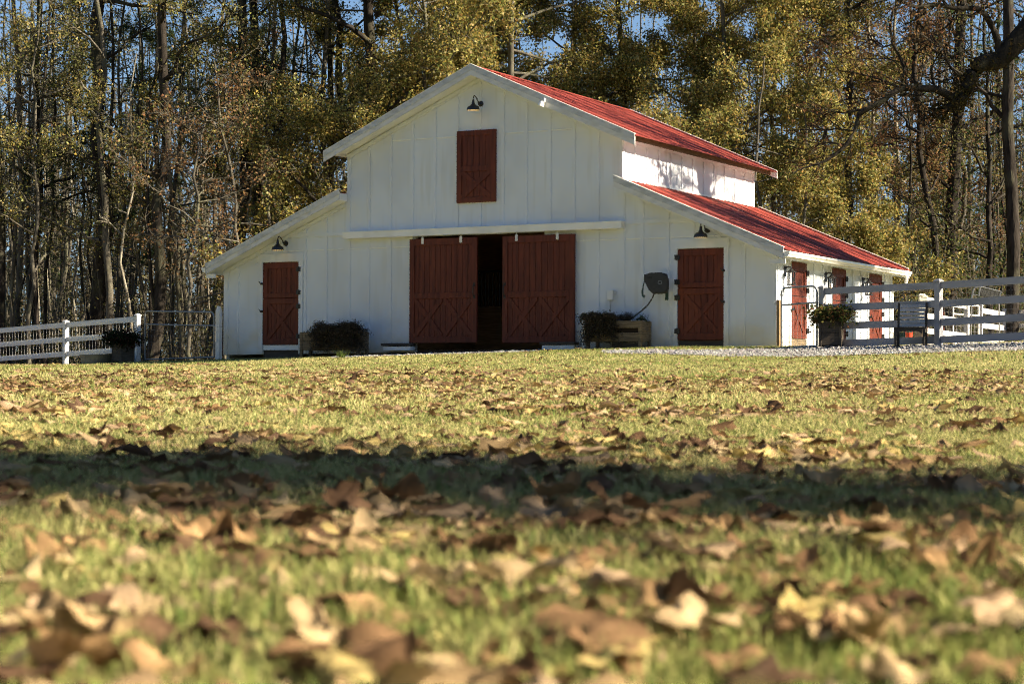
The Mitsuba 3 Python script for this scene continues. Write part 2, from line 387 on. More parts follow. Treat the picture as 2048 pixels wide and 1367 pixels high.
for ca in casing:
    x0, z0, x1, z1 = ca.bounds
    i0, i1 = (5.015, 6.105) if x0 > 0 else (-6.115, -5.05)
    for a, b, c, d in ((x0, i0 - 0.004, base_z(x0) + 0.004, 2.155), (i1 + 0.004, x1, base_z(x0) + 0.004, 2.155), (x0 - 0.02, x1 + 0.02, 2.155, z1)):
        add(fw_key + '__door_casing', bx(a, b, -0.042, 0.004, c, d, 0.003), 'white_siding')


# --- roofs
def slab(pts, y0, y1):
    return xz(Polygon(pts), y0, y1)


def roof_panels(holder, xr, zr, xe, ze, y0, y1):
    """Ribbed metal sheets from the upper edge (xr, zr) to the eave (xe, ze)."""
    d = np.array([xe - xr, 0, ze - zr]); d /= np.linalg.norm(d)
    nrm = np.array([-d[2], 0, d[0]]); nrm *= np.sign(nrm[2])
    pw, n = 0.914, int(math.ceil((y1 - y0) / 0.914 - 1e-6))
    for i in range(n):
        a, b = y0 + i * pw, min(y0 + (i + 1) * pw, y1)
        prof, y = [], a
        while y < b - 0.02:
            prof += [(y, 0.012), (y + 0.022, 0.012), (y + 0.04, 0.0), (y + 0.2286 - 0.018, 0.0)]
            y += 0.2286
        prof = [q for q in prof if q[0] <= b] + [(b, 0.0 if b < y else 0.012)]
        lift = 0.0015 if i % 2 else 0.0
        P = np.array([[0, q[0], 0] + nrm * (q[1] + lift) for q in prof])
        v = np.vstack([P + [xr, 0, zr], P + [xe, 0, ze]]); k = len(P); j = np.arange(k - 1)
        add(holder + '__roof_panel', trimesh.Trimesh(v, np.vstack([np.stack([j, j + k, j + 1], 1), np.stack([j + 1, j + k, j + k + 1], 1)]), process=False), 'red_roof')


Y0, Y1 = -OV, LEN + 0.3
EI, EIL = EX - 0.17, EXL - 0.17                                  # the eave board, set back under the metal
g = 0.026
up = add(B + 'upper_roof', slab([(0, RZ - g), (EI, roof_u(EI) - g), (EI, EZ - 0.075), (W1 + 0.05, wt_u(W1) + 0.012), (0, RZ - TH), (-W1 - 0.05, wt_u(W1) + 0.012), (-EIL, roof_u(EIL) - 0.15), (-EIL, roof_u(EIL) - g)], Y0 + 0.001, Y1 - 0.001), 'white_trim')
roof_panels(up, 0.0, RZ, EX + 0.03, EZ - 0.03 * su, Y0, Y1)
roof_panels(up, 0.0, RZ, -EXL - 0.03, roof_u(EXL + 0.03), Y0, Y1)
add(up + '__ridge_cap', cat([bar((s * 0.075, Y0 - 0.01, RZ - 0.075 * su + 0.028), (s * 0.075, Y1 + 0.01, RZ - 0.075 * su + 0.028), 0.17, 0.008, (s * su, 0, 1)) for s in (-1, 1)]), 'red_roof')
for s in (1, -1):
    LXs = LX if s > 0 else LXL; LZs = roof_l(LXs)
    lr = add(B + 'lean_to_roof', slab([(s * (W1 + 0.002), JZ - g), (s * LXs, LZs - g), (s * LXs, LZs - TH), (s * (W1 + 0.002), JZ - TH)], Y0 + 0.001, Y1 - 0.001), 'white_trim')
    roof_panels(lr, s * W1, JZ, s * (LXs + 0.03), LZs - 0.03 * sl_, Y0, Y1)
    add(lr + '__flashing', bx(s * (W1 + 0.001), s * (W1 + 0.022), -0.02, LEN, JZ - 0.02, JZ + 0.035), 'white_trim')


def rake(name, pts, y, t, h, up_, bsdf):
    """Board on edge along a sloping polyline, h tall, its top up_ above the metal."""
    (xa, za), (xb, zb) = pts
    return add(B + name, xz(Polygon([(xa, za + up_), (xb, zb + up_), (xb, zb + up_ - h), (xa, za + up_ - h)]), y - t, y), bsdf)


for s in (1, -1):
    EXs, EIs, LXs = (EX, EI, LX) if s > 0 else (EXL, EIL, LXL); LZs = roof_l(LXs)
    for pts in (((0, RZ), (s * (EXs + 0.04), roof_u(EXs + 0.04))), ((s * (W1 - 0.0 if s > 0 else W1 - 0.06), JZ + (0 if s > 0 else 0.06 * sl_)), (s * (LXs - 0.02), LZs + 0.02 * sl_))):
        rake('fascia', pts, Y0, 0.03, 0.185, -0.03, 'grey_trim')
        rake('rake_trim', pts, Y0 - 0.03, 0.014, 0.135, 0.034, 'metal_trim')
        (xa, za), (xb, zb) = pts
        for yy, w in ((Y0 - 0.044, 0.085), (Y1 - 0.05, 0.075)):
            add(B + 'rake_cap', xz(Polygon([(xa, za + 0.046), (xb, zb + 0.046), (xb, zb + 0.035), (xa, za + 0.035)]), yy, yy + w), 'white_gutter')
        rake('fascia', pts, Y1 + 0.02, 0.02, 0.2, 0.034, 'white_trim')
    add(B + 'eave_fascia', bx(s * (EIs + 0.001), s * (EIs + 0.022), Y0 + 0.002, Y1 - 0.002, roof_u(EIs) - 0.16, roof_u(EIs + 0.022) - 0.03), 'weathered_board')  # shade under the metal edge painted in as brown board
    add(B + 'eave_return', bx(s * (W2 - 0.02), s * (LXs - 0.001), Y0 + 0.02, Y0 + 0.06, LZs - TH - 0.1, LZs - TH - 0.002), 'white_trim')
    # gutter: an open K profile
    prof = np.array([(0.0, 0.0), (0.075, 0.0), (0.085, 0.035), (0.115, 0.065), (0.115, 0.11), (0.10, 0.11), (0.10, 0.07), (0.072, 0.04), (0.066, 0.012), (0.012, 0.012), (0.012, 0.11), (0.0, 0.11)])
    gp = Polygon([(s * (LXs + 0.003 + a), LZs - 0.155 + b) for a, b in prof])
    gut = add(B + 'gutter', xz(gp, Y0 - 0.02, Y1 - 0.15), 'white_gutter')
    for ye in (Y0 - 0.026, Y1 - 0.15):
        add(gut + '__end_cap', xz(Polygon([(s * (LXs + 0.003 + a), LZs - 0.155 + b) for a, b in prof[:5]] + [(s * (LXs + 0.003), LZs - 0.045)]), ye, ye + 0.006), 'white_gutter')
    for yj in np.arange(0.6, 7.5, 1.2):
        add(gut + '__hanger', bx(s * (LXs + 0.004), s * (LXs + 0.12), yj, yj + 0.02, LZs - 0.047, LZs - 0.043), 'white_gutter')
ds = smooth_path([(LX + 0.06, LEN - 0.12, LZ - 0.14), (LX + 0.06, LEN - 0.12, LZ - 0.30), (LX - 0.02, LEN - 0.14, LZ - 0.42), (W2 + 0.12, LEN - 0.16, LZ - 0.50), (W2 + 0.06, LEN - 0.16, LZ - 0.62), (W2 + 0.06, LEN - 0.16, 0.15), (W2 + 0.06, LEN - 0.16, 0.08)], 40)
add(B + 'downspout', tube(ds, 0.042, 8), 'white_gutter', smooth=40)


# --- doors, in local coordinates: x across, z up, outward = -y
def place(x, y, z, rot=0.0):
    M = trimesh.transformations.rotation_matrix(rot, (0, 0, 1)); M[:3, 3] = (x, y, z); return M


def ledged(key, M, w, h, rails, xs, nplank, frame=0.13, t=0.032, mat_='red_wood', gap_z=None, seedless=0):
    """Planks, stiles, rails at heights rails [(z0, z1)], and X braces in xs [(x0, x1, z0, z1)]."""
    add(key, tf(bx(0.0, w, 0.012, 0.03, 0, h), M), mat_)
    pw = (w - 2 * frame + 0.06) / nplank
    z_edges = [(0.01, h - 0.01)] if gap_z is None else [(0.01, gap_z - 0.008), (gap_z + 0.008, h - 0.01)]
    for z0, z1 in z_edges:
        for i in range(nplank):
            x0 = frame - 0.03 + i * pw
            add(key + '__plank', tf(bx(x0 + 0.004, x0 + pw - 0.004, -0.004 - 0.002 * (i % 2), 0.011, z0, z1, 0.004), M), mat_)
    for z0, z1 in (z_edges if gap_z else [(0, h)]):
        for x0 in (0, w - frame):
            add(key + '__stile', tf(bx(x0, x0 + frame, -t, 0.011, z0, z1, 0.005), M), mat_)
    for z0, z1 in rails:
        add(key + '__rail', tf(bx(frame + 0.001, w - frame - 0.001, -t + 0.002, 0.010, z0, z1, 0.005), M), mat_)
    for x0, x1, z0, z1 in xs:
        W_ = 0.105
        clip = sbox(x0, z0, x1, z1)
        from shapely.geometry import LineString
        a = LineString([(x0, z0), (x1, z1)]).buffer(W_ / 2, cap_style=2).intersection(clip)
        b = LineString([(x0, z1), (x1, z0)]).buffer(W_ / 2, cap_style=2).intersection(clip)
        add(key + '__brace', tf(xz(a, -t + 0.006, 0.009), M), mat_)
        for piece in getattr(b.difference(a.buffer(0.004)), 'geoms', [b]):
            add(key + '__brace', tf(xz(piece, -t + 0.007, 0.009), M), mat_)


def hinge(key, M, x, z, hand):
    add(key + '__hinge', tf(cat([bx(x - 0.06, x + 0.06, -0.064, -0.034, z - 0.055, z + 0.055, 0.004), tube([(x, -0.066, z - 0.06), (x, -0.066, z + 0.06)], 0.014, 8)]), M), 'black_metal')


def latch(key, M, x, z):
    add(key + '__latch', tf(cat([bx(x - 0.05, x + 0.02, -0.07, -0.034, z - 0.024, z + 0.024, 0.004), tube([(x - 0.04, -0.08, z + 0.01), (x - 0.07, -0.095, z + 0.055)], 0.011, 6), tube([(x - 0.02, -0.05, z), (x - 0.02, -0.10, z)], 0.017, 8)]), M), 'black_metal')


def dutch(key, M, w, h, hinge_right, nplank=6):
    ledged(key, M, w, h, [(h - 0.15, h), (1.145, 1.26), (1.0, 1.128), (0, 0.15)], [(0.131, w - 0.131, 0.151, 0.999)], nplank, gap_z=1.136)
    hx, lx = (w + 0.01, -0.01) if hinge_right else (-0.01, w + 0.02)
    for z in (0.2, 0.93, 1.27, h - 0.18):
        hinge(key, M, hx, z, 1)
    for z in (0.82, 1.5):
        latch(key, M, lx, z)


dutch(B + 'front_door', place(-6.112, 0.005, 0.13), 1.058, 2.012, True)
lab(B + 'front_door', 'dutch door under the left lean-to roof')
dutch(B + 'front_door_001', place(5.02, 0.005, 0.155), 1.08, 1.99, False)
add(B + 'sill_and_gap_strip', bx(-6.11, -5.052, -0.005, 0.10, 0.0, 0.122), 'white_trim')
add(B + 'sill_and_gap_strip', bx(-6.11, -5.052, 0.03, 0.10, -0.18, -0.004), 'dark_board')  # dark strip fills the gap below the sill in place of its shade
add(B + 'sill_and_gap_strip', bx(5.018, 6.10, 0.02, 0.10, -0.10, 0.148), 'dark_board')
for a, b in SD:
    k = nk(B + 'stall_door')
    M = place(W2 + 0.006, a, 0.2, math.pi / 2)
    ledged(k, M, b - a, 1.67, [(1.47, 1.67), (0.93, 1.06), (0.79, 0.913), (0, 0.13)], [(0.131, b - a - 0.131, 0.131, 0.789)], 5, gap_z=0.92)
    for z in (0.18, 0.72, 1.07, 1.45):
        hinge(k, M, b - a + 0.01, z, 1)
    latch(k, M, -0.005, 1.25); latch(k, M, -0.005, 0.62)
Ml = place(-0.592, -0.03, 3.382)
ledged(B + 'loft_door', Ml, 1.036, 1.67, [(1.55, 1.67), (0.72, 0.85), (0, 0.12)], [(0.131, 0.905, 0.121, 0.719)], 5)
SY = -0.11


def sliding(x0, x1, z0, z1, inner):
    k = nk(B + 'sliding_door')
    M = place(x0, SY, z0); w, h = x1 - x0, z1 - z0
    mid = w / 2
    ledged(k, M, w, h, [(h - 0.16, h), (1.03, 1.17), (0, 0.14)], [(0.131, mid - 0.02, 0.141, 1.029), (mid + 0.02, w - 0.131, 0.141, 1.029)], 11)
    for xx in (0.2 * w, 0.77 * w):
        hk = nk(k + '__hanger')
        scene[hk] = ply(tf(cat([bx(xx - 0.035, xx + 0.035, -0.05, -0.034, h - 0.12, h + 0.03, 0.004), tube([(xx, -0.03, h), (xx, -0.03, h + 0.11)], 0.01, 6),
                                tube([(xx - 0.0, -0.062, h - 0.07), (xx, -0.034, h - 0.07)], 0.008, 6)]), M), 'roller_metal')
    hx = w - 0.06 if inner > 0 else 0.06
    pts = smooth_path([(hx, -0.034, 1.06), (hx, -0.085, 1.10), (hx, -0.09, 1.2), (hx, -0.085, 1.30), (hx, -0.034, 1.34)], 14)
    add(k + '__handle', tf(cat([tube(pts, 0.011, 6), bx(hx - 0.03, hx + 0.03, -0.038, -0.033, 1.02, 1.10), bx(hx - 0.03, hx + 0.03, -0.038, -0.033, 1.30, 1.38)]), M), 'black_metal')


sliding(-1.815, 0.005, 0.14, 2.572, 1)
sliding(0.685, 2.532, 0.125, 2.562, -1)
# guides at the feet of the sliding doors and the jambs behind them
for x0, x1 in ((-2.52, -1.70), (1.72, 2.6)):
    gk = add(B + 'door_guide', bx(x0 + 0.05, x1 - 0.02, -0.24, -0.03, -0.03, 0.06), 'white_trim')
    add(gk + '__guide_board', bx(x0, x1, -0.27, -0.02, 0.075, 0.135, 0.01), 'dark_board')
# interior
add(B + 'aisle_floor', bx(-1.9, 1.9, 0.1, LEN - 0.1, -0.3, -0.02), 'dark_dirt')
add(B + 'aisle_wall', bx(-1.95, -1.85, 0.1, LEN - 0.1, -0.3, 4.2), 'interior_wood')
add(B + 'aisle_wall', bx(1.85, 1.95, 0.1, LEN - 0.1, -0.3, 4.2), 'interior_wood')
add(B + 'aisle_ceiling', bx(-1.95, 1.95, 0.1, LEN - 0.1, 2.75, 2.85), 'interior_wood')
add(B + 'aisle_end', bx(-1.9, 1.9, LEN - 0.25, LEN - 0.12, -0.2, 2.8), 'interior_wood')
gr = [tube([(-1.75 + 0.1 * i, 3.0, 1.1), (-1.75 + 0.1 * i, 3.0, 1.95)], 0.012, 6) for i in range(24)]
add(B + 'stall_front', bx(-1.84, 0.6, 2.96, 3.04, -0.02, 1.1), 'interior_wood')
add(B + 'stall_grille', cat(gr + [bx(-1.84, 0.6, 2.975, 3.025, 1.95, 2.0)]), 'black_metal')


# ---------------------------------------------------------------- wall lamps, lanterns and other fixtures
def arc(c, r, a0, a1, n, plane='yz'):
    a = np.linspace(math.radians(a0), math.radians(a1), n)
    return [(c[0], c[1] + r * math.cos(t), c[2] + r * math.sin(t)) for t in a]


def barn_lamp(x, z, s, label):
    """Gooseneck lamp: a wall plate to the right behind, the arm up and over, a bell shade hanging."""
    k = nk('wall_lamp'); lab(k, label, 'wall lamp', 'barn lamps above the doors')
    pl = tf(lathe([(0, 0), (0.075 * s, 0), (0.075 * s, 0.02), (0.05 * s, 0.035), (0, 0.04)]), trimesh.transformations.rotation_matrix(math.pi / 2, (1, 0, 0)))
    pl.apply_translation((x + 0.02, 0.0, z)); add(k + '__wall_plate', pl, 'black_metal', smooth=40)
    cx, cy = x + 0.0, -0.33 * s - 0.02
    path = smooth_path([(x + 0.02, -0.03, z), (x + 0.02, -0.10, z + 0.0), (x + 0.02, -0.17, z + 0.08), (x + 0.01, -0.24, z + 0.145), (cx, cy + 0.03, z + 0.15), (cx, cy, z + 0.10), (cx, cy, z + 0.05)], 24)
    add(k + '__arm', tube(path, 0.012, 8), 'black_metal', smooth=60)
    sh = [(0.018, 0.07), (0.03, 0.05), (0.034, 0.0), (0.05, -0.05), (0.085, -0.085), (0.135, -0.11), (0.158, -0.145), (0.165, -0.20), (0.168, -0.205)]
    o = lathe([(a * s, b * s) for a, b in sh], 28); o.apply_translation((cx, cy, z)); add(k + '__shade', o, 'black_metal', smooth=50)
    i = lathe([((a - 0.004) * s, (b - 0.003) * s) for a, b in sh[2:-1]], 28); i.apply_translation((cx, cy, z)); add(k + '__shade_lining', i, 'lamp_inside', smooth=50)
    bulb = trimesh.creation.icosphere(2, 0.035 * s); bulb.apply_translation((cx, cy, z - 0.125 * s))
    kb = k + '__bulb'
    scene[kb] = {**ply(bulb, 'lamp_inside', smooth=True), 'emitter': {'type': 'area', 'radiance': {'type': 'rgb', 'value': [2.4, 1.45, 0.7]}}}


barn_lamp(0.0, 5.66, 0.9, 'black gooseneck lamp high in the gable above the loft door')
barn_lamp(-5.47, 2.60, 0.9, 'black gooseneck lamp above the door under the left lean-to roof')
barn_lamp(5.69, 2.545, 0.9, 'black gooseneck lamp above the door right of the hose reel')


def lantern(y, label):
    k = nk('wall_lantern'); lab(k, label, 'wall lantern', 'lanterns along the sunlit side wall')
    x, z = W2 + 0.02, 1.62
    add(k + '__wall_plate', bx(W2 + 0.0, x + 0.02, y - 0.065, y + 0.065, z - 0.10, z + 0.13, 0.004), 'black_metal')
    add(k + '__arm', tube(smooth_path([(x, y, z + 0.06), (x + 0.07, y, z + 0.105), (x + 0.14, y, z + 0.09), (x + 0.15, y, z + 0.03)], 12), 0.017, 6), 'black_metal')
    c = (x + 0.15, y)
    cap = lathe([(0.0, 0.06), (0.03, 0.055), (0.07, 0.015), (0.11, 0.0), (0.11, -0.014), (0, -0.014)], 16); cap.apply_translation((*c, z)); add(k + '__cap', cap, 'black_metal', smooth=40)
    fr = [tube([(c[0] + a, c[1] + b, z - 0.005), (c[0] + a, c[1] + b, z - 0.27)], 0.016, 6) for a, b in ((0.055, 0.055), (-0.055, 0.055), (0.055, -0.055), (-0.055, -0.055))]
    add(k + '__frame', cat(fr + [bx(c[0] - 0.08, c[0] + 0.08, c[1] - 0.08, c[1] + 0.08, z - 0.295, z - 0.268)]), 'black_metal')
    gl = trimesh.creation.cylinder(0.045, 0.255, sections=16); gl = trimesh.Trimesh(gl.vertices, gl.faces[np.abs(gl.face_normals[:, 2]) < 0.5], process=False)
    gl.apply_translation((*c, z - 0.138)); add(k + '__glass', gl, 'lantern_glass', smooth=True)
    bl = trimesh.creation.capsule(height=0.07, radius=0.014, count=[8, 8]); bl.apply_translation((*c, z - 0.19))
    scene[k + '__bulb'] = {**ply(bl, 'lamp_inside', smooth=True), 'emitter': {'type': 'area', 'radiance': {'type': 'rgb', 'value': [6.0, 3.4, 1.4]}}}
    bs = k


lantern(0.42, 'black lantern on the side wall nearest the front corner')
lantern(2.95, 'black lantern on the side wall just left of the middle stall door')
lantern(5.5, 'black lantern on the side wall just left of the farthest stall door')
for y in (0.28, 2.78):
    ring = trimesh.creation.torus(0.07, 0.012, 20, 6); ring.apply_transform(trimesh.transformations.rotation_matrix(math.pi / 2, (0, 1, 0))); ring.apply_translation((W2 + 0.035, y, 1.17))
    k = add('tie_ring', ring, 'galvanized', smooth=True)
    lab(k, 'white tie ring on the side wall below the ' + ('nearest lantern' if y < 1 else 'middle lantern'), 'tie ring')
k = add('conduit_box', bx(W2 + 0.0, W2 + 0.09, 0.10, 0.20, 0.62, 0.92, 0.01), 'white_trim')
lab(k, 'small white utility box low on the side wall beside the front corner', 'utility box')

# floodlight on the right rake
fx = 1.92
fz = roof_u(fx) - 0.17
k = nk('flood_light'); lab(k, 'small white floodlight fixed under the right gable rake trim', 'floodlight')
hd = lathe([(0.0, 0.0), (0.04, 0.0), (0.06, -0.03), (0.075, -0.10), (0.0, -0.10)], 16)
hd.apply_transform(trimesh.transformations.rotation_matrix(math.radians(20), (0, 1, 0))); hd.apply_translation((fx, Y0 - 0.13, fz + 0.05))
add(k + '__head', hd, 'white_trim', smooth=40); add(k + '__bracket', bx(fx - 0.03, fx + 0.05, Y0 - 0.12, Y0 - 0.044, fz + 0.03, fz + 0.13, 0.006), 'metal_trim')

def hp(u, v, y):
    """The world point seen at a pixel, on the vertical plane Y = y."""
    q = at(u, v, 1.0); return CAM + (q - CAM) * ((y - CAM[1]) / (q[1] - CAM[1]))


# hose reel
k = nk('hose_reel'); lab(k, 'black wall mounted hose reel with its nozzle hanging left of the right front door', 'hose reel')
c = hp(1312, 567, -0.42)
body = []
for yy, sc_ in ((-0.135, 0.90), (-0.10, 1.0), (0.10, 1.0), (0.135, 0.90)):
    for a, b in ((-0.25, 0.19), (-0.10, 0.235), (0.12, 0.24), (0.23, 0.21), (0.27, 0.10), (0.275, -0.10), (0.24, -0.20), (0.10, -0.225), (-0.06, -0.22), (-0.15, -0.14), (-0.255, 0.08)):
        body.append((a * sc_, yy, b * sc_))
hull = trimesh.convex.convex_hull(np.array(body)); hull.apply_transform(trimesh.transformations.rotation_matrix(math.radians(18), (0, 0, 1))); hull.apply_translation(c)
add(k, hull, 'black_plastic', smooth=25)
hub = trimesh.creation.cylinder(0.045, 0.012, sections=20); hub.apply_transform(trimesh.transformations.rotation_matrix(math.pi / 2, (1, 0, 0))); hub.apply_translation((0.1, -0.137, 0.02)); hub.apply_transform(place(*c, math.radians(18)))
add(k + '__hub_badge', cat([hub]), 'galvanized')
hub2 = trimesh.creation.cylinder(0.034, 0.012, sections=20); hub2.apply_transform(trimesh.transformations.rotation_matrix(math.pi / 2, (1, 0, 0))); hub2.apply_translation((0.1, -0.140, 0.02)); hub2.apply_transform(place(*c, math.radians(18)))
add(k + '__hub_badge', hub2, 'black_plastic')
add(k + '__hose_slot', tf(bx(-0.17, -0.07, -0.138, -0.128, 0.10, 0.15), place(*c, math.radians(18))), 'black_metal')
bkx, _, bkz = hp(1334.5, 580, 0.0)
add(k + '__bracket', cat([bx(bkx - 0.04, bkx + 0.04, -0.03, 0.0, bkz - 0.22, bkz + 0.02, 0.006), bx(bkx - 0.13, bkx + 0.02, -0.36, -0.02, bkz - 0.05, bkz + 0.02, 0.006)]), 'green_plastic')
add(k + '__hose', tube(smooth_path([hp(1291, 558, -0.55), hp(1288, 565, -0.56), hp(1286, 575, -0.56), hp(1285, 584, -0.56)], 14), 0.012, 6), 'green_plastic')
add(k + '__nozzle', cat([tube([hp(1285, 578, -0.56), hp(1284.5, 586, -0.56), hp(1285, 591, -0.56)], [0.018, 0.022, 0.016], 8), tube([hp(1285, 590, -0.56), hp(1289, 593, -0.56)], [0.018, 0.034], 10)]), 'green_plastic')
add(k + '__feed_hose', tube(smooth_path([hp(1308, 588, -0.42), hp(1304, 597, -0.42), hp(1295, 610, -0.42), hp(1282, 622, -0.42), hp(1268, 633, -0.42), hp(1256, 642, -0.42)], 24), 0.017, 8), 'black_plastic', smooth=60)

# electrical box with conduit, spigot post
k = nk('electrical_box'); lab(k, 'small white electrical box with coiled wire on the wall above the right planter', 'electrical box')
e0, e1 = hp(1217, 580, 0.0), hp(1229, 600, 0.0)
add(k, bx(e0[0], e1[0], -0.09, 0.0, e1[2], e0[2], 0.008), 'white_trim')
add(k + '__conduit', tube([(e0[0] + 0.06, -0.03, e1[2]), (e0[0] + 0.06, -0.03, 0.15)], 0.012, 6), 'metal_trim')
cw = [(e1[0] + 0.03 + 0.035 * math.cos(t * 1.0) + 0.01 * math.sin(t * 2.3), -0.05 + 0.01 * math.sin(t), e0[2] - 0.06 - 0.05 * math.sin(t)) for t in np.linspace(0, 18, 60)]
add(k + '__wire', tube(cw, 0.004, 5), 'metal_trim')
k = nk('water_spigot'); lab(k, 'green hose timer on a white spigot post beside the right sliding door', 'spigot')
s0 = hp(1168, 640, -0.35)
gzs = gzf(s0[0], s0[1])
add(k + '__post', bx(s0[0] - 0.03, s0[0] + 0.03, -0.38, -0.32, gzs - 0.05, s0[2] + 0.02), 'white_trim')
add(k + '__timer', cat([bx(s0[0] - 0.03, s0[0] + 0.07, -0.45, -0.37, s0[2] + 0.01, s0[2] + 0.15, 0.015), tube([(s0[0] - 0.05, -0.41, s0[2] + 0.06), (s0[0] + 0.02, -0.41, s0[2] + 0.06)], 0.025, 8)]), 'green_plastic')
add(k + '__hose', tube(smooth_path([(s0[0] - 0.05, -0.42, s0[2] + 0.03), (s0[0] - 0.05, -0.43, s0[2] - 0.04), (s0[0] + 0.02, -0.44, s0[2] - 0.1), (s0[0] + 0.12, -0.45, s0[2] - 0.12)], 14), 0.014, 6), 'black_plastic')

# ---------------------------------------------------------------- leaves, shrubs
def leaf_quads(C, size, pal, r, droop=0.0, aspect=0.6, jitter=0.22):
    """Folded diamond leaves at the points C. Returns vertices, faces, colours."""
    n = len(C); size = np.broadcast_to(size, (n,)) * r.uniform(0.7, 1.25, n)
    d = r.normal(size=(n, 3)); d[:, 2] = d[:, 2] * 0.8 - droop; d /= np.linalg.norm(d, axis=1, keepdims=True)
    w = np.cross(d, r.normal(size=(n, 3))); w /= np.linalg.norm(w, axis=1, keepdims=True)
    nn = np.cross(d, w); L, W = size[:, None], size[:, None] * aspect
    mid = C + d * L * 0.45 - nn * L * 0.1
    v = np.stack([C, mid + w * W / 2 + nn * L * 0.16, C + d * L, mid - w * W / 2 + nn * L * 0.16], 1).reshape(-1, 3)
    b = np.arange(n)[:, None] * 4
    f = np.hstack([b, b + 1, b + 2, b, b + 2, b + 3]).reshape(-1, 3)
    pal = np.array(pal); col = pal[r.integers(0, len(pal), n)] * r.uniform(1 - jitter, 1 + jitter, (n, 1)) * (1 + r.normal(0, 0.06, (n, 3)))
    return v, f, np.repeat(np.clip(col, 0.004, 0.9), 4, axis=0)


def leaf_tris(C, size, pal, r, droop=0.0, aspect=0.75, jitter=0.22):
    """The same in one triangle a leaf, for crowns far off or above the picture."""
    v, f, c = leaf_quads(C, size, pal, r, droop, aspect, jitter)
    v = v.reshape(-1, 4, 3)[:, 1:].reshape(-1, 3); c = c.reshape(-1, 4, 3)[:, 1:].reshape(-1, 3)
    return v, np.arange(len(v)).reshape(-1, 3), c


def leaf_mesh(parts):
    vs, fs, cs, n = [], [], [], 0
    for v, f, c in parts:
        vs.append(v); fs.append(f + n); cs.append(c); n += len(v)
    return (np.vstack(vs), np.vstack(fs)), np.vstack(cs)


def add_leaves(key, parts, bsdf='leaf'):
    me, c = leaf_mesh(parts)
    return add(key, me, bsdf, smooth=False, color=c)


GOLD = [(.33, .27, .075), (.275, .245, .075), (.21, .21, .065), (.32, .24, .065), (.135, .15, .05), (.23, .215, .07), (.42, .365, .15), (.46, .41, .20), (.115, .13, .04), (.27, .18, .06)]
OLIVE = [(.155, .15, .06), (.11, .12, .045), (.20, .185, .08), (.075, .09, .035), (.12, .105, .055), (.28, .26, .09)]
RUSSET = [(.22, .12, .06), (.16, .09, .048), (.27, .17, .085), (.19, .125, .065), (.13, .095, .05)]
DULL = [(.10, .095, .055), (.075, .072, .042), (.12, .105, .062), (.06, .066, .034), (.085, .07, .046), (.15, .14, .068)]
PINE = [(.045, .075, .028), (.06, .10, .032), (.08, .115, .04), (.05, .07, .03)]
DARKGREEN = [(.035, .06, .02), (.05, .08, .028), (.07, .09, .03), (.09, .10, .035)]
MUM = [(.052, .044, .034), (.07, .058, .042), (.085, .062, .045), (.05, .05, .03), (.105, .085, .062)]


def shrub(key, c, rad, nstem, nleaf, size, pal, seed, droop=0.0, stem_mat='bark_dark', up=0.6, zmin=-9.0):
    """Stems fanning out of the point c to an ellipsoid of radii rad, drooping over, with leaves along them and in clumps at their ends."""
    r = np.random.default_rng(seed); stems, C = [], []
    for i in range(nstem):
        a = r.uniform(0, 2 * np.pi) if droop < 0.5 or r.random() < 0.3 else r.uniform(np.pi, 2 * np.pi); zc = r.uniform(-droop, up); h_ = math.sqrt(max(0.02, 1 - min(1, zc * zc))) if zc > 0 else r.uniform(0.75, 1.0)
        e = np.asarray(rad) * np.array([math.cos(a) * h_, math.sin(a) * h_, zc]) * r.uniform(0.55, 1.08)
        t = np.linspace(0, 1, 6)[:, None]
        p = c + e * t * np.array([1, 1, 0]) + np.array([0, 0, 1]) * (e[2] * t ** 2 + 0.42 * rad[2] * np.sin(np.pi * np.minimum(t * 0.9, 1))) + r.normal(0, 0.012, (6, 3)) * t
        stems.append((p, np.linspace(0.006, 0.002, 6)))
        m_ = nleaf // nstem
        t = np.minimum(r.beta(2.2, 1.2, m_) * 1.03, 1.03); k = np.clip(t * 5, 0, 4.999).astype(int)
        C.append(p[k] + (p[np.minimum(k + 1, 5)] - p[k]) * (t * 5 - k)[:, None] + r.normal(0, size * 0.9, (m_, 3)))
    C = np.vstack(C); C = C[C[:, 2] > zmin]
    v, f = tubes(stems, 4)
    add(key + '__stem', (v, f), stem_mat)
    add_leaves(key + '__foliage', [leaf_quads(C, size, pal, r, droop * 0.5, 0.5)])


# ---------------------------------------------------------------- planters
def find_y(u, X, lo=-1.6, hi=0.0):
    ys = np.linspace(lo, hi, 400)
    return ys[np.argmin([abs(hp(u, 660, y)[0] - X) for y in ys])]


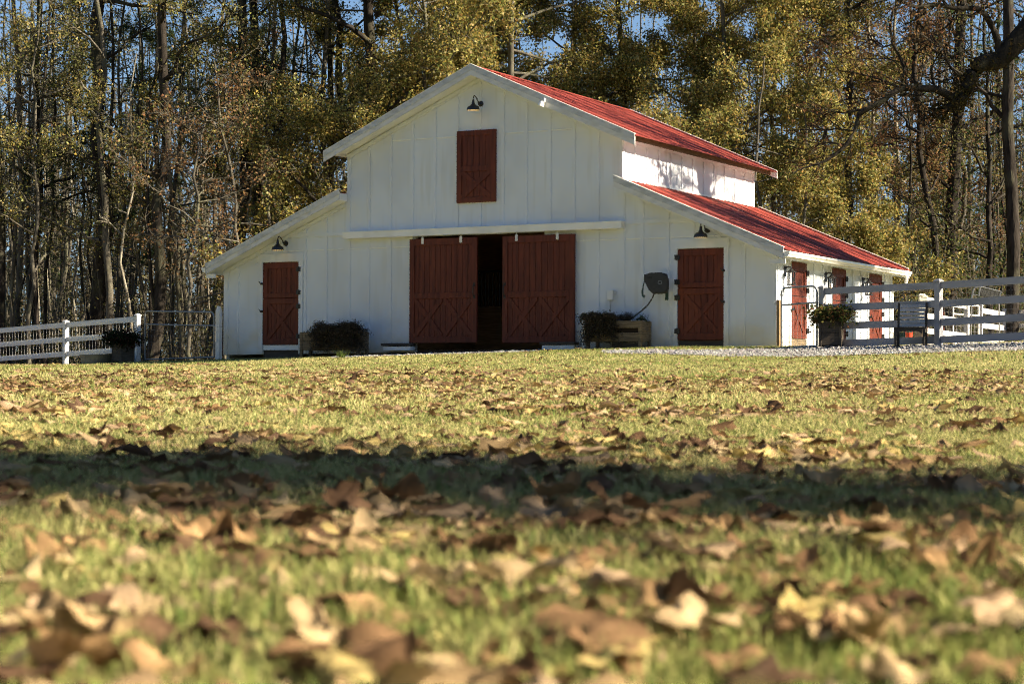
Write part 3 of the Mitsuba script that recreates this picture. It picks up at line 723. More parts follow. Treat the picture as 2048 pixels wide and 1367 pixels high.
def trough(k, x0, x1, y0, y1, ztop, zbot, gap):
    """Raised planter of two boards a side on corner legs."""
    zg = [gzf(x0, y0), gzf(x1, y0)]
    hb = (ztop - zbot)
    for x in (x0, x1 - 0.07):
        for y in (y0, y1 - 0.07):
            add(k + '__leg', bx(x, x + 0.07, y, y + 0.07, gzf(x, y) - 0.04, ztop + 0.0, 0.004), 'weathered_board')
    b = [(zbot, zbot + hb * (0.42 if gap else 0.49)), (ztop - hb * (0.36 if gap else 0.49), ztop - 0.004)]
    for z0, z1 in b:
        for y in (y0 + 0.012, y1 - 0.042):
            add(k + '__board', bx(x0 + 0.071, x1 - 0.071, y, y + 0.03, z0, z1, 0.004), 'weathered_board')
    for z0, z1 in ((zbot, zbot + hb * 0.49), (zbot + hb * 0.5, ztop - 0.004)):
        for x in (x0 + 0.012, x1 - 0.042):
            add(k + '__board', bx(x, x + 0.03, y0 + 0.071, y1 - 0.071, z0, z1, 0.004), 'weathered_board')
    add(k + '__soil', bx(x0 + 0.06, x1 - 0.06, y0 + 0.05, y1 - 0.05, zbot + 0.02, ztop - 0.07), 'soil')


xr = hp(1303, 660, -0.12)[0]; yf = find_y(1282, xr)
xl = hp(1172, 660, yf)[0]
k = lab(nk('planter'), 'weathered two board raised planter with a gap between its boards below the hose reel', 'planter')
ztop, zb = hp(1278, 640.5, yf)[2], hp(1278, 682, yf)[2]
trough(k, xl, xr, yf, -0.12, ztop, zb, True)
add(k + '__spare_board', bx(xr - 0.75, xr - 0.10, yf + 0.1, yf + 0.25, gzf(xr, yf) - 0.02, gzf(xr, yf) + 0.12), 'dark_board')
k = lab(nk('trailing_plant'), 'dark trailing plant spilling over the left end of the planter under the hose reel', 'plant')
shrub(k, np.array([xl + 0.36, yf + 0.05, ztop - 0.10]), (0.54, 0.38, 0.50), 320, 16000, 0.042, MUM, 41, droop=1.05, up=0.3)
k = lab(nk('trailing_plant'), 'wiry dry sprigs standing up in the middle of the planter under the hose reel', 'plant')
shrub(k, np.array([xl + 0.85, yf + 0.25, ztop - 0.03]), (0.30, 0.2, 0.20), 60, 1100, 0.035, MUM, 42, up=1.0)
k = lab(nk('trailing_plant'), 'small green sprig at the right end of the planter under the hose reel', 'plant')
shrub(k, np.array([xr - 0.14, -0.3, ztop - 0.05]), (0.2, 0.14, 0.2), 14, 160, 0.045, DARKGREEN, 43, up=1.0)

ylf = -0.68
xa, xb = hp(599, 680, ylf)[0], hp(717, 680, ylf)[0]
k = lab(nk('planter'), 'raised board planter beside the left front door mostly hidden by a dark bush', 'planter')
zt = hp(600, 664, ylf)[2]; zbo = hp(600, 700, ylf)[2]
trough(k, xa, xb, ylf, ylf + 0.45, zt, zbo, False)
k = lab(nk('trailing_plant'), 'dense dark bush filling the planter beside the left front door', 'plant')
for_c = np.array([(xa + xb) / 2 + 0.26, ylf + 0.06, zt - 0.15])
shrub(k, for_c, (0.84, 0.42, 0.44), 620, 30000, 0.042, MUM, 44, droop=1.0, up=0.75)


def box_planter(k, M, w, d, h, leg=0.05):
    parts = []
    for x in (0, w - leg):
        for y in (0, d - leg):
            add(k + '__leg', tf(bx(x, x + leg, y, y + leg, -0.06, h, 0.004), M), 'dark_board')
    for z0, z1 in ((0.07, 0.07 + (h - 0.09) / 2 - 0.003), (0.07 + (h - 0.09) / 2 + 0.003, h - 0.015)):
        for y in (0.008, d - 0.03):
            add(k + '__board', tf(bx(leg + 0.001, w - leg - 0.001, y, y + 0.022, z0, z1, 0.003), M), 'dark_board')
        for x in (0.008, w - 0.03):
            add(k + '__board', tf(bx(x, x + 0.022, leg + 0.001, d - leg - 0.001, z0, z1, 0.003), M), 'dark_board')
    add(k + '__soil', tf(bx(0.03, w - 0.03, 0.03, d - 0.03, 0.12, h - 0.05), M), 'soil')


p = at(1638, 692, 40.6)
k = lab(nk('tall_planter'), 'dark square wooden planter box at the end post of the right fence', 'planter')
M = place(p[0], p[1], gzf(p[0], p[1]), math.radians(14))
hh = at(1638, 640, 40.6)[2] - gzf(p[0], p[1])
box_planter(k, M, 0.45, 0.4, hh)
k = lab(nk('potted_shrub'), 'leafy green and reddish shrub spreading over the planter box at the right fence', 'shrub')
cc = (M @ np.array([0.24, 0.18, hh - 0.02, 1]))[:3]
shrub(k, cc + [0.0, 0, 0.0], (0.54, 0.46, 0.36), 120, 2600, 0.075, [(.045, .065, .02), (.06, .085, .025), (.035, .05, .018), (.11, .05, .025), (.09, .085, .03), (.14, .11, .03)], 51, droop=0.35)
p = at(223, 720, 51.3)
k = lab(nk('tall_planter'), 'dark square wooden planter box against the end of the left fence', 'planter')
M = place(p[0], p[1], gzf(p[0], p[1]), math.radians(-16))
hh = at(223, 686, 51.3)[2] - gzf(p[0], p[1])
box_planter(k, M, 0.42, 0.42, hh)
k = lab(nk('potted_shrub'), 'dark leafy shrub with a few red leaves in the planter box at the left fence', 'shrub')
cc = (M @ np.array([0.21, 0.18, hh - 0.02, 1]))[:3]
shrub(k, cc, (0.60, 0.5, 0.36), 120, 2800, 0.08, [(.02, .028, .014), (.028, .036, .016), (.02, .025, .015), (.05, .02, .016)], 52, droop=0.35)
# stock tank behind the left planter
a = at(180, 722, 53.0); b = at(221, 722, 51.7)
k = lab(nk('stock_tank'), 'olive brown oval water trough beside the left planter box', 'trough')
cx, cy = (a[:2] + b[:2]) / 2; L_ = np.linalg.norm((b - a)[:2]) / 2 + 0.25; ang = math.atan2(b[1] - a[1], b[0] - a[0]); zg = gzf(cx, cy); ht = at(200, 708.5, 52.3)[2] - zg
th = np.linspace(0, 2 * np.pi, 40, endpoint=False); ring = lambda s, z, o=0: np.stack([(L_ * s - o) * np.sign(np.cos(th)) * np.abs(np.cos(th)) ** 0.7, (0.34 * s - o) * np.sign(np.sin(th)) * np.abs(np.sin(th)) ** 0.7, np.full(40, z)], 1)
rings = [ring(0.9, -0.05), ring(0.96, ht * 0.5), ring(1.0, ht - 0.03), ring(1.05, ht - 0.03), ring(1.05, ht), ring(0.97, ht), ring(0.9, 0.05)]
v = np.vstack(rings); i, j = np.meshgrid(np.arange(len(rings) - 1), np.arange(40), indexing='ij')
q = np.stack([i * 40 + j, i * 40 + (j + 1) % 40, (i + 1) * 40 + (j + 1) % 40, (i + 1) * 40 + j], -1).reshape(-1, 4)
tk = trimesh.Trimesh(v, np.vstack([q[:, [0, 1, 2]], q[:, [0, 2, 3]]]), process=False)
add(k, tf(tk, place(cx, cy, zg, ang)), 'tank_plastic', smooth=40)

# ---------------------------------------------------------------- fences and gates
def fence(k, posts, rails, rail_h, bsdf, wire=None, wire_mat='wire', pw=0.127, skip_last=False):
    """posts: [(x, y, z_top)]; rails: for each post the rail centre heights."""
    n = len(posts)
    dirs = [np.array(posts[min(i + 1, n - 1)][:2]) - np.array(posts[max(i - 1, 0)][:2]) for i in range(n)]
    for i, (x, y, zt) in enumerate(posts):
        if skip_last and i == n - 1: continue
        rot = math.atan2(dirs[i][1], dirs[i][0]); h = pw / 2
        M = place(x, y, 0, rot); zb_ = gzf(x, y) - 0.1
        pk = add(k + '__post', tf(bx(-h, h, -h, h, zb_, zt - 0.06, 0.006), M), bsdf)
        pyr = trimesh.convex.convex_hull(np.array([(sx * (h + e), sy * (h + e), z) for sx in (-1, 1) for sy in (-1, 1) for e, z in ((0.012, zt - 0.06), (0.012, zt - 0.035), (-0.03, zt))]))
        add(pk + '__cap', tf(pyr, M), bsdf)
    for i in range(n - 1):
        a, b = np.array(posts[i][:2]), np.array(posts[i + 1][:2]); u = (b - a) / np.linalg.norm(b - a)
        for za, zb_ in zip(rails[i], rails[i + 1]):
            add(k + '__rail', bar((*(a + u * (pw / 2 - 0.01)), za), (*(b - u * (pw / 2 - 0.01)), zb_), rail_h, 0.038, (-u[1], u[0], 0)), bsdf)
        if wire:
            L = np.linalg.norm(b - a); ts = np.arange(pw, L - pw / 2, wire[0]); off = np.array([-u[1], u[0]]) * wire[2]
            it = []
            top = lambda t, w: rails[i][w] * (1 - t / L) + rails[i + 1][w] * (t / L)
            for t in ts:
                q = a + u * t + off
                it.append(([(*q, top(t, -1) - 0.03), (*q, top(t, 0) - 0.02)], [wire[3]] * 2))
            zs = np.arange(0.0, 1.0001, 1.0 / wire[1])
            for s in zs:
                q0, q1 = a + u * pw / 2 + off, b - u * pw / 2 + off
                it.append(([(*q0, rails[i][-1] * (1 - s) + rails[i][0] * s), (*q1, rails[i + 1][-1] * (1 - s) + rails[i + 1][0] * s)], [wire[3]] * 2))
            add(k + '__wire_mesh', tubes(it, 3), wire_mat)


def from_px(lst):
    posts, rails = [], []
    for px, d, ytop, ys in lst:
        q = at(px, ytop, d); posts.append((q[0], q[1], q[2])); rails.append([at(px, y, d)[2] for y in ys])
    return posts, rails


k = lab(nk('board_fence'), 'pale grey four rail fence running off to the right of the barn', 'fence')
P_, R_ = from_px([(1645, 41.2, 571, (582.5, 615.7, 652.5, 687.4)), (1877, 39.1, 557.5, (570.5, 607.3, 644.5, 679.3)), (2109, 37.0, 543, (555.7, 593.7, 630.8, 669)), (2350, 35.0, 527, (540, 579, 617, 657))])
fence(k, P_, R_, 0.138, 'grey_paint', (0.052 * 2, 12, 0.045, 0.0016))
k = lab(nk('board_fence'), 'white three rail fence with wire running off to the left of the barn', 'fence')
P_, R_ = from_px([(275.5, 52.3, 627, (637.7, 668, 697.5)), (132, 55.2, 640, (649.5, 678.5, 707.5)), (-17, 58.5, 653.5, (662.3, 690.2, 718)), (-170, 62, 668, (676, 702, 729))])
fence(k, P_, R_, 0.14, 'white_vinyl', (0.18, 2, 0.045, 0.0032), 'white_wire')
# post at the barn's left corner
q = at(438, 612, 49.4); zg = gzf(q[0], q[1])
k = lab(nk('gate_post'), 'white pointed gate post standing just left of the barn corner', 'post')
add(k, trimesh.convex.convex_hull(np.array([(q[0] + sx * e, q[1] + sy * e, z) for sx in (-1, 1) for sy in (-1, 1) for e, z in ((0.058, zg - 0.1), (0.058, q[2] - 0.14), (0.03, q[2]))])), 'white_vinyl')
add(k + '__chain', tube(smooth_path([at(428, 651, 49.5), at(434, 653, 49.35), at(442, 653, 49.35), at(447, 658, 49.6)], 14), 0.008, 6), 'wire')


def tube_gate(k, bl, br, ys, r, rad, mid, mesh=None, mat_='galvanized'):
    """Round cornered tube gate between two (px, depth) ends; ys: y of top left, top right, bottom left, bottom right; mid: y pairs."""
    (pl_, dl), (pr_, dr_) = bl, br
    A, B_, C_, D_ = at(pl_, ys[0], dl), at(pr_, ys[1], dr_), at(pr_, ys[3], dr_), at(pl_, ys[2], dl)
    u = (B_ - A); L = np.linalg.norm(u); u /= L; zz = np.array([0, 0, 1.0])
    t = np.linspace(0, math.pi / 2, 7)
    loop = [D_] + [A - zz * rad + u * rad * (1 - math.cos(x)) + zz * rad * math.sin(x) for x in t] + [B_ - u * rad - 0 * zz + u * rad * math.sin(x) - zz * rad * (1 - math.cos(x)) for x in t] + [C_]
    add(k + '__frame', cat([tube(np.array(loop), r, 10), tube([D_, C_], r, 10)]), mat_, smooth=40)
    for ya, yb in mid:
        add(k + '__bar', tube([at(pl_, ya, dl), at(pr_, yb, dr_)], r * 0.9, 10), mat_, smooth=40)
    if mesh:
        m0, m1 = at(pl_, mid[0][0], dl), at(pr_, mid[0][1], dr_); it = []
        n = int(L / mesh[0])
        for i in range(1, n):
            s = i / n; it.append(([D_ + (C_ - D_) * s, m0 + (m1 - m0) * s], [mesh[1]] * 2))
        n = int((m0[2] - D_[2]) / (mesh[0] * 1.0))
        for i in range(1, n):
            s = i / n; it.append(([D_ + (m0 - D_) * s, C_ + (m1 - C_) * s], [mesh[1]] * 2))
        add(k + '__wire_mesh', tubes(it, 4), 'wire')


k = lab(nk('tube_gate'), 'wide galvanized tube gate between the left fence and the barn corner', 'gate')
tube_gate(k, (290, 52.0), (428, 49.6), (622.5, 624, 719, 713.5), 0.021, 0.14, [(648.5, 651)], (0.15, 0.0012))
k = lab(nk('tube_gate'), 'narrow galvanized gate with wire mesh at the right front corner of the barn', 'gate')
tube_gate(k, (1563, 41.9), (1634, 41.3), (575.5, 571.5, 694, 691.5), 0.02, 0.13, [(610, 604.5)], (0.098, 0.0022))
q = at(1557, 600, 42.05); zg = gzf(q[0], q[1])
k = lab(nk('gate_post'), 'short brown wooden gate post against the right corner of the barn', 'post')
add(k, bx(q[0] - 0.035, q[0] + 0.035, q[1] - 0.045, q[1] + 0.045, zg - 0.1, q[2], 0.006), 'raw_post')
add(k + '__latch_ring', cat([tube(arc((q[0] - 0.045, q[1] - 0.06, q[2] - 0.07), 0.03, 0, 360, 14), 0.006, 5), tube([(q[0] - 0.04, q[1] - 0.05, q[2] - 0.07), (q[0] + 0.02, q[1] - 0.05, q[2] - 0.08)], 0.008, 6)]), 'galvanized')

# rear paddock fences
k = lab(nk('paddock_fence'), 'cream rail fence joining the back corner of the barn to the paddock', 'fence')
pc = at(1842, 587, 51.4)
P_ = [(W2 + 0.14, pc[1] + 0.05, at(1842, 590, 51.4)[2]), (pc[0], pc[1], pc[2])]
rr = [at(1838, y, 51.4)[2] for y in (597.5, 630, 660, 684)]
fence(k, P_, [rr, rr], 0.14, 'cream_vinyl', (0.1, 10, -0.045, 0.002))
k = lab(nk('paddock_fence'), 'sunlit white rails running back from the paddock corner post behind the chair', 'fence')
# along +Y
Yd = np.array([0.06, 0.998])
B1 = np.array(pc[:2]) + Yd * 3.4
zt1 = at(1900, 612, 54.6)[2]
fence(k, [(pc[0], pc[1] + 0.16, pc[2] - 0.002), (B1[0], B1[1], pc[2] - 0.08)], [rr, [z - 0.07 for z in rr]], 0.14, 'white_vinyl', (0.1, 10, 0.045, 0.002))
k = lab(nk('paddock_gate'), 'white framed wire gate between the two stretches of paddock fence', 'gate')
g0, g1 = (1906, 55.2), (1957, 56.0)
tube_gate(k, g0, g1, (610, 611, 686, 686), 0.028, 0.03, [(627.5, 631)], (0.15, 0.004), 'white_trim')
add(k + '__upright', tube([at(1933, 686, 55.6), at(1933, 610, 55.6)], 0.026, 8), 'white_trim')
k = lab(nk('paddock_fence'), 'sunlit white two rail fence behind the hay rack right of the paddock gate', 'fence')
P_, R_ = from_px([(1960.5, 56.2, 607.5, (620, 650.5, 680)), (2010, 60.0, 617, (629.5, 656, 683))])
fence(k, P_, R_, 0.15, 'white_vinyl', (0.1, 10, 0.045, 0.002))
k = lab(nk('paddock_fence'), 'shaded cream rails crossing the paddock at the far right', 'fence')
P_, R_ = from_px([(2012, 60.3, 617, (624.5, 651, 678)), (2150, 58.3, 612, (622, 650, 678)), (2300, 56.3, 607, (619, 649, 678))])
fence(k, P_, R_, 0.14, 'cream_vinyl', (0.1, 10, -0.05, 0.002))
# hay rack
k = lab(nk('hay_rack'), 'galvanized wire hay rack tilted above the paddock rails', 'hay rack')
d_ = 50.5
a0, a1, a2, a3 = at(1944, 592, d_), at(1949, 576, d_), at(1960, 573, d_), at(2002, 583, d_)
add(k + '__frame', cat([tube(smooth_path([at(1943, 600, d_), a0, a1, a2], 14), 0.025, 8), tube([a2, a3], 0.018, 8), tube([a3, at(1998, 596, d_)], 0.018, 8), tube([at(1960, 573, d_), at(1957, 592, d_)], 0.022, 8), tube([at(1945, 589, d_), at(1957, 590, d_)], 0.014, 8)]), 'galvanized')
it = []
for s in np.linspace(0.06, 0.96, 15):
    it.append(([a2 + (a3 - a2) * s, at(1957, 592, d_) + (at(1998, 596, d_) - at(1957, 592, d_)) * s + np.array([0, 0.25, -0.02])], [0.004] * 2))
add(k + '__wires', tubes(it, 4), 'galvanized')
add(k + '__hopper_back', cat([bar(at(1958, 583, d_ + 0.5), at(2000, 591, d_ + 0.5), 0.2, 0.01, FW)]), 'black_plastic')
add(k + '__leg', cat([tube([at(1943, 600, d_), at(1942, 688, d_)], 0.02, 6), tube([at(1998, 596, d_), at(1999, 688, d_)], 0.02, 6)]), 'wire')

# small things seen under and beside the chair
q = at(1852, 680, 50.2)
k = lab(nk('red_post'), 'thin red painted post beside the rails behind the chair', 'post')
add(k, bx(q[0] - 0.035, q[0] + 0.035, q[1] - 0.03, q[1] + 0.03, gzf(q[0], q[1]) - 0.05, at(1852, 617, 50.2)[2], 0.005), 'red_wood')
q = at(1886, 680, 53.4)
k = lab(nk('red_post'), 'thin red painted post just right of the middle right fence post', 'post')
add(k, bx(q[0] - 0.03, q[0] + 0.03, q[1] - 0.03, q[1] + 0.03, gzf(q[0], q[1]) - 0.05, at(1886, 612, 53.4)[2], 0.005), 'red_wood')
q = at(1818, 674, 42.5)
k = lab(nk('bucket'), 'orange red plastic bucket seen between the chair legs', 'bucket')
zg = gzf(q[0], q[1]) + 0.05; zt = at(1818, 665, 42.5)[2]
bk = lathe([(0, 0.0), (0.06, 0.0), (0.082, zt - zg), (0.076, zt - zg), (0.056, 0.02), (0, 0.02)], 20); bk.apply_translation((q[0], q[1], zg)); add(k, bk, 'red_plastic', smooth=40)
add(k + '__handle', tube([(q[0] + 0.082 * math.cos(t), q[1], zt + 0.05 * math.sin(t)) for t in np.linspace(0, math.pi, 12)], 0.006, 5), 'red_plastic')
q = at(1802, 674, 43.0)
k = lab(nk('crate'), 'green plastic crate left of the red bucket behind the chair', 'crate')
zg = gzf(q[0], q[1]); zt = at(1802, 665.5, 43)[2]
add(k, cat([bx(q[0] - 0.14, q[0] + 0.14, q[1] - 0.1, q[1] - 0.085, zg, zt), bx(q[0] - 0.14, q[0] + 0.14, q[1] + 0.085, q[1] + 0.1, zg, zt), bx(q[0] - 0.14, q[0] - 0.125, q[1] - 0.085, q[1] + 0.085, zg, zt), bx(q[0] + 0.125, q[0] + 0.14, q[1] - 0.085, q[1] + 0.085, zg, zt), bx(q[0] - 0.125, q[0] + 0.125, q[1] - 0.085, q[1] + 0.085, zg, zg + 0.02)]), 'green_plastic')
q = at(1840, 674, 43.5)
k = lab(nk('feed_block'), 'tan square feed block right of the red bucket behind the chair', 'block')
add(k, bx(q[0] - 0.09, q[0] + 0.09, q[1] - 0.1, q[1] + 0.1, gzf(q[0], q[1]) - 0.02, at(1840, 659, 43.5)[2], 0.015), 'tan_block')

# chair
k = lab(nk('garden_chair'), 'grey slatted wooden chair with dark legs standing before the right fence', 'chair')
q = at(1822, 690, 39.0); zg = gzf(q[0], q[1])
M = place(q[0], q[1], zg, math.radians(11))
wv, dv = 0.58, 0.46
for x in (-wv / 2, wv / 2 - 0.045):
    add(k + '__back_leg', tf(cat([bar((x + 0.022, 0.20, -0.03), (x + 0.022, 0.22, 0.36), 0.045, 0.045, (1, 0, 0)), bar((x + 0.022, 0.22, 0.355), (x + 0.022, 0.31, at(1847, 604, 39)[2] - zg), 0.045, 0.04, (1, 0, 0))]), M), 'dark_teak')
    add(k + '__front_leg', tf(bx(x, x + 0.05, -0.27, -0.22, -0.03, 0.37, 0.004), M), 'dark_teak')
    add(k + '__side_rail', tf(bx(x + 0.01, x + 0.04, -0.221, 0.2, 0.29, 0.36), M), 'dark_teak')
ap = Polygon([(-wv / 2 + 0.05, 0.26), (-0.17, 0.305), (0, 0.312), (0.17, 0.305), (wv / 2 - 0.05, 0.26), (wv / 2 - 0.05, 0.365), (-wv / 2 + 0.05, 0.365)])
add(k + '__apron', tf(xz(ap, -0.26, -0.235), M), 'dark_teak')
for i in range(7):
    add(k + '__seat_slat', tf(bx(-wv / 2 - 0.005, wv / 2 + 0.005, -0.275 + i * 0.068, -0.275 + i * 0.068 + 0.055, 0.371, 0.391, 0.004), M), 'dark_teak')
hb0, hb1 = 0.40, at(1847, 607, 39)[2] - zg
for i in range(6):
    z0 = hb0 + (hb1 - hb0) * i / 6 + 0.009; z1 = hb0 + (hb1 - hb0) * (i + 1) / 6 - 0.009
    yy = lambda z: 0.22 + 0.09 * (z - 0.355) / 0.5 - 0.018
    add(k + '__back_slat', tf(bar((-wv / 2 + 0.046, yy((z0 + z1) / 2), (z0 + z1) / 2), (wv / 2 - 0.046, yy((z0 + z1) / 2), (z0 + z1) / 2), z1 - z0, 0.016, (0, -1, 0.18)), M), 'grey_teak')

# ---------------------------------------------------------------- gravel
def drape(pts, lift, step=0.3):
    poly = Polygon([(p[0], p[1]) for p in pts]).buffer(0)
    x0, y0, x1, y1 = poly.bounds
    xs, ys = np.arange(x0, x1, step), np.arange(y0, y1, step)
    cells = []
    from shapely import intersection, box as sb
    XX, YY = np.meshgrid(xs, ys, indexing='ij')
    cl = intersection(sb(XX.ravel(), YY.ravel(), XX.ravel() + step, YY.ravel() + step), poly)
    vs, fs, n = [], [], 0
    for c_ in cl:
        for g_ in getattr(c_, 'geoms', [c_]):
            if g_.is_empty or g_.geom_type != 'Polygon' or g_.area < 1e-5: continue
            co = np.array(g_.exterior.coords)[:-1]
            if not g_.exterior.is_ccw: co = co[::-1]
            vs.append(co); fs += [(n, n + i, n + i + 1) for i in range(1, len(co) - 1)]; n += len(co)
    v = np.vstack(vs); z = gz(v[:, 0], v[:, 1]) + lift
    return trimesh.Trimesh(np.column_stack([v, z]), np.array(fs), process=False), poly


def wob(pts, seed, amp=0.25):
    r = np.random.default_rng(seed); P = smooth_path([(p[0], p[1], 0) for p in pts], len(pts) * 8)
    P[1:-1, :2] += r.normal(0, amp * 0.4, (len(P) - 2, 2)); return P


mat('gravel_base', proc(lambda p, n, uv: mix((0.25, 0.243, 0.235), (0.15, 0.143, 0.135), smoothstep(0.3, 0.7, fbm(p.x * 18, p.y * 18, 0, 3)))), 0.95, 0.1)
g_lo = wob([at(1215, 706.5, 41.0), at(1400, 710.5, 39.3), at(1600, 712, 37.5), at(1800, 706, 36.2), at(2048, 699, 34.5), at(2500, 684, 31)], 1)
g_hi = wob([at(1215, 703, 42.3), at(1400, 701, 41.2), at(1560, 700, 40.7), at(1645, 695.5, 41.1), at(1877, 691, 39.5), at(2048, 686, 38.2), at(2500, 674, 35.5)], 2)
gravel1, gp1 = drape(list(g_lo) + list(g_hi[::-1]), 0.012)
lab(add('gravel_path', gravel1, 'gravel_base'), kind='structure')
h_lo = wob([at(670, 712, 45.6), at(800, 708, 44.9), at(950, 703.5, 44.1), at(1060, 701, 43.5)], 3)
h_hi = [hp(672, 709, -0.1), hp(830, 705, -0.1), hp(830, 705, 0.3), hp(1090, 700, 0.3), hp(1090, 700, -0.1)]
gravel2, gp2 = drape(list(h_lo) + h_hi[::-1], 0.012)
lab(add('gravel_path', gravel2, 'gravel_base'), kind='structure')


def in_poly(poly, n, r):
    from shapely import contains_xy
    x0, y0, x1, y1 = poly.bounds; out = np.zeros((0, 2))
    while len(out) < n:
        q = r.uniform((x0, y0), (x1, y1), (n * 2, 2)); out = np.vstack([out, q[contains_xy(poly, q[:, 0], q[:, 1])]])
    return out[:n]


r = np.random.default_rng(5)
pp = np.vstack([in_poly(gp1.buffer(0.12), 10000, r), in_poly(gp2.buffer(0.1), 2500, r)])
oct_v = np.array([(1, 0, 0), (-1, 0, 0), (0, 1, 0), (0, -1, 0), (0, 0, 1), (0, 0, -1.0)]); oct_f = np.array([(0, 2, 4), (2, 1, 4), (1, 3, 4), (3, 0, 4), (2, 0, 5), (1, 2, 5), (3, 1, 5), (0, 3, 5)])
ns = len(pp); sz = r.lognormal(math.log(0.0185), 0.4, (ns, 1, 1))
rot = np.linalg.qr(r.normal(size=(ns, 3, 3)))[0]
V = np.einsum('nij,nkj->nki', rot, oct_v[None] * r.uniform(0.6, 1.3, (ns, 6, 3))) * sz * np.array([1, 1, 0.75])
V += np.column_stack([pp, gz(pp[:, 0], pp[:, 1]) + 0.018])[:, None]
fc = (oct_f[None] + (np.arange(ns) * 6)[:, None, None]).reshape(-1, 3)
col = np.repeat(r.uniform(0.12, 0.44, (ns, 1)) * np.array([1.0, 0.985, 0.96]) * (1 + r.normal(0, 0.04, (ns, 3))), 6, axis=0)
lab(add('gravel', (V.reshape(-1, 3), fc), 'stone', color=np.clip(col, 0.02, 0.8)), 'pale grey gravel stones scattered along the path before the barn', 'gravel', kind='stuff')

# ---------------------------------------------------------------- grass
from shapely import contains_xy
bare = [gp1.buffer(-0.05), gp2.buffer(-0.03), Polygon([(-W2, -0.05), (W2, -0.05), (W2, LEN), (-W2, LEN)])]


def lawn_points(n, d0, d1, power, r, pxlo=-260, pxhi=2310):
    d = (r.uniform(d0 ** power, d1 ** power, n)) ** (1 / power)
    px = r.uniform(pxlo, pxhi, n)
    P = CAM + d[:, None] * (FW + RT * ((px - 1024) / F)[:, None])
    x, y = P[:, 0], P[:, 1]
    ok = np.ones(n, bool)
    for b in bare: ok &= ~contains_xy(b, x, y)
    ok &= (y < -0.2) | (x < -W2 - 0.1)
    x, y = x[ok], y[ok]
    return x, y, gz(x, y), d[ok]


def nz(x, y, s, seed):
    return meshkit.noise(np.stack([x * s, y * s, 0 * x], -1), seed)


def grass_colour(x, y, r):
    n = len(x); near = np.clip(1 - (np.stack([x, y], 1) - CAM[:2]) @ FW[:2] / 14, 0, 1)
    green, straw, lush = np.array([.23, .265, .08]), np.array([.54, .49, .235]), np.array([.13, .21, .06])
    t = np.clip(nz(x, y, 0.35, 1) * 0.9 + nz(x, y, 1.6, 2) * 0.5 - 0.18 - 0.14 * near + r.normal(0, 0.30, n), 0, 1)[:, None]
    c = green * (1 - t) + straw * t
    l = (r.random(n) < 0.12)[:, None]
    return np.clip(np.where(l, lush, c) * r.uniform(0.55, 1.35, (n, 1)), 0.01, 0.8)


def blades(x, y, z, h, w, r, lean):
    """Bent blades: two quads' worth in three triangles."""
    n = len(x); a = r.uniform(0, 2 * np.pi, n); s = np.stack([np.cos(a), np.sin(a), 0 * a], 1)
    b = r.uniform(0, 2 * np.pi, n); ld = np.stack([np.cos(b), np.sin(b), 0 * b], 1) * (np.abs(r.normal(0, lean, n)) * h)[:, None]
    base = np.stack([x, y, z - 0.004], 1); up = np.array([0, 0, 1.0]) * h[:, None]
    w = w[:, None]
    v = np.stack([base - s * w, base + s * w, base + up * 0.55 + ld * 0.35 - s * w * 0.8, base + up * 0.55 + ld * 0.35 + s * w * 0.8, base + up * 0.95 + ld], 1)
    f = np.array([(0, 1, 3), (0, 3, 2), (2, 3, 4)])
    return v.reshape(-1, 3), (f[None] + (np.arange(n) * 5)[:, None, None]).reshape(-1, 3)


r = np.random.default_rng(11)
x, y, z, d = lawn_points(165000, 1.7, 11.5, 1.65, r)
h = r.uniform(0.018, 0.062, len(x)) * (0.7 + 0.7 * nz(x, y, 1.3, 3)); w = r.uniform(0.0013, 0.0030, len(x)) * (1 + d / 12)
v, f = blades(x, y, z, h, w, r, 0.75)
lab(add('grass', (v, f), 'grass_blade', color=np.repeat(grass_colour(x, y, r), 5, axis=0)), 'short half dormant lawn grass of mixed green and straw blades', 'grass', kind='stuff')
x, y, z, d = lawn_points(300000, 11.2, 55, 1.35, r)
h = r.uniform(0.022, 0.052, len(x)) * (0.75 + 0.6 * nz(x, y, 1.1, 3)); w = 0.0032 + d * 0.00019
n = len(x); a = r.uniform(0, 2 * np.pi, n); s = np.stack([np.cos(a), np.sin(a), 0 * a], 1) * w[:, None]
ld = r.normal(0, 0.45, (n, 3)) * h[:, None]; ld[:, 2] = h
base = np.stack([x, y, z - 0.004], 1)
v = np.stack([base - s, base + s, base + ld], 1).reshape(-1, 3)
add('grass__far_blades', (v, np.arange(3 * n).reshape(-1, 3)), 'grass_blade', color=np.repeat(grass_colour(x, y, r), 3, axis=0))
lab('grass__far_blades', kind='stuff')
# the lawn beside the picture
pts_ = [lawn_points(75000, 1.7, 48, 1.35, r, *q_) for q_ in ((-1700, -260), (2310, 3750))]
x, y, z, d = (np.concatenate(q_) for q_ in zip(*pts_))
h = r.uniform(0.03, 0.062, len(x)); w = 0.006 + d * 0.0003; n = len(x); a = r.uniform(0, 2 * np.pi, n); s = np.stack([np.cos(a), np.sin(a), 0 * a], 1) * w[:, None]
ld = r.normal(0, 0.5, (n, 3)) * h[:, None]; ld[:, 2] = h; base = np.stack([x, y, z - 0.004], 1)
add('grass__side_blades', (np.stack([base - s, base + s, base + ld], 1).reshape(-1, 3), np.arange(3 * n).reshape(-1, 3)), 'grass_blade', color=np.repeat(grass_colour(x, y, r), 3, axis=0))
lab('grass__side_blades', kind='stuff')
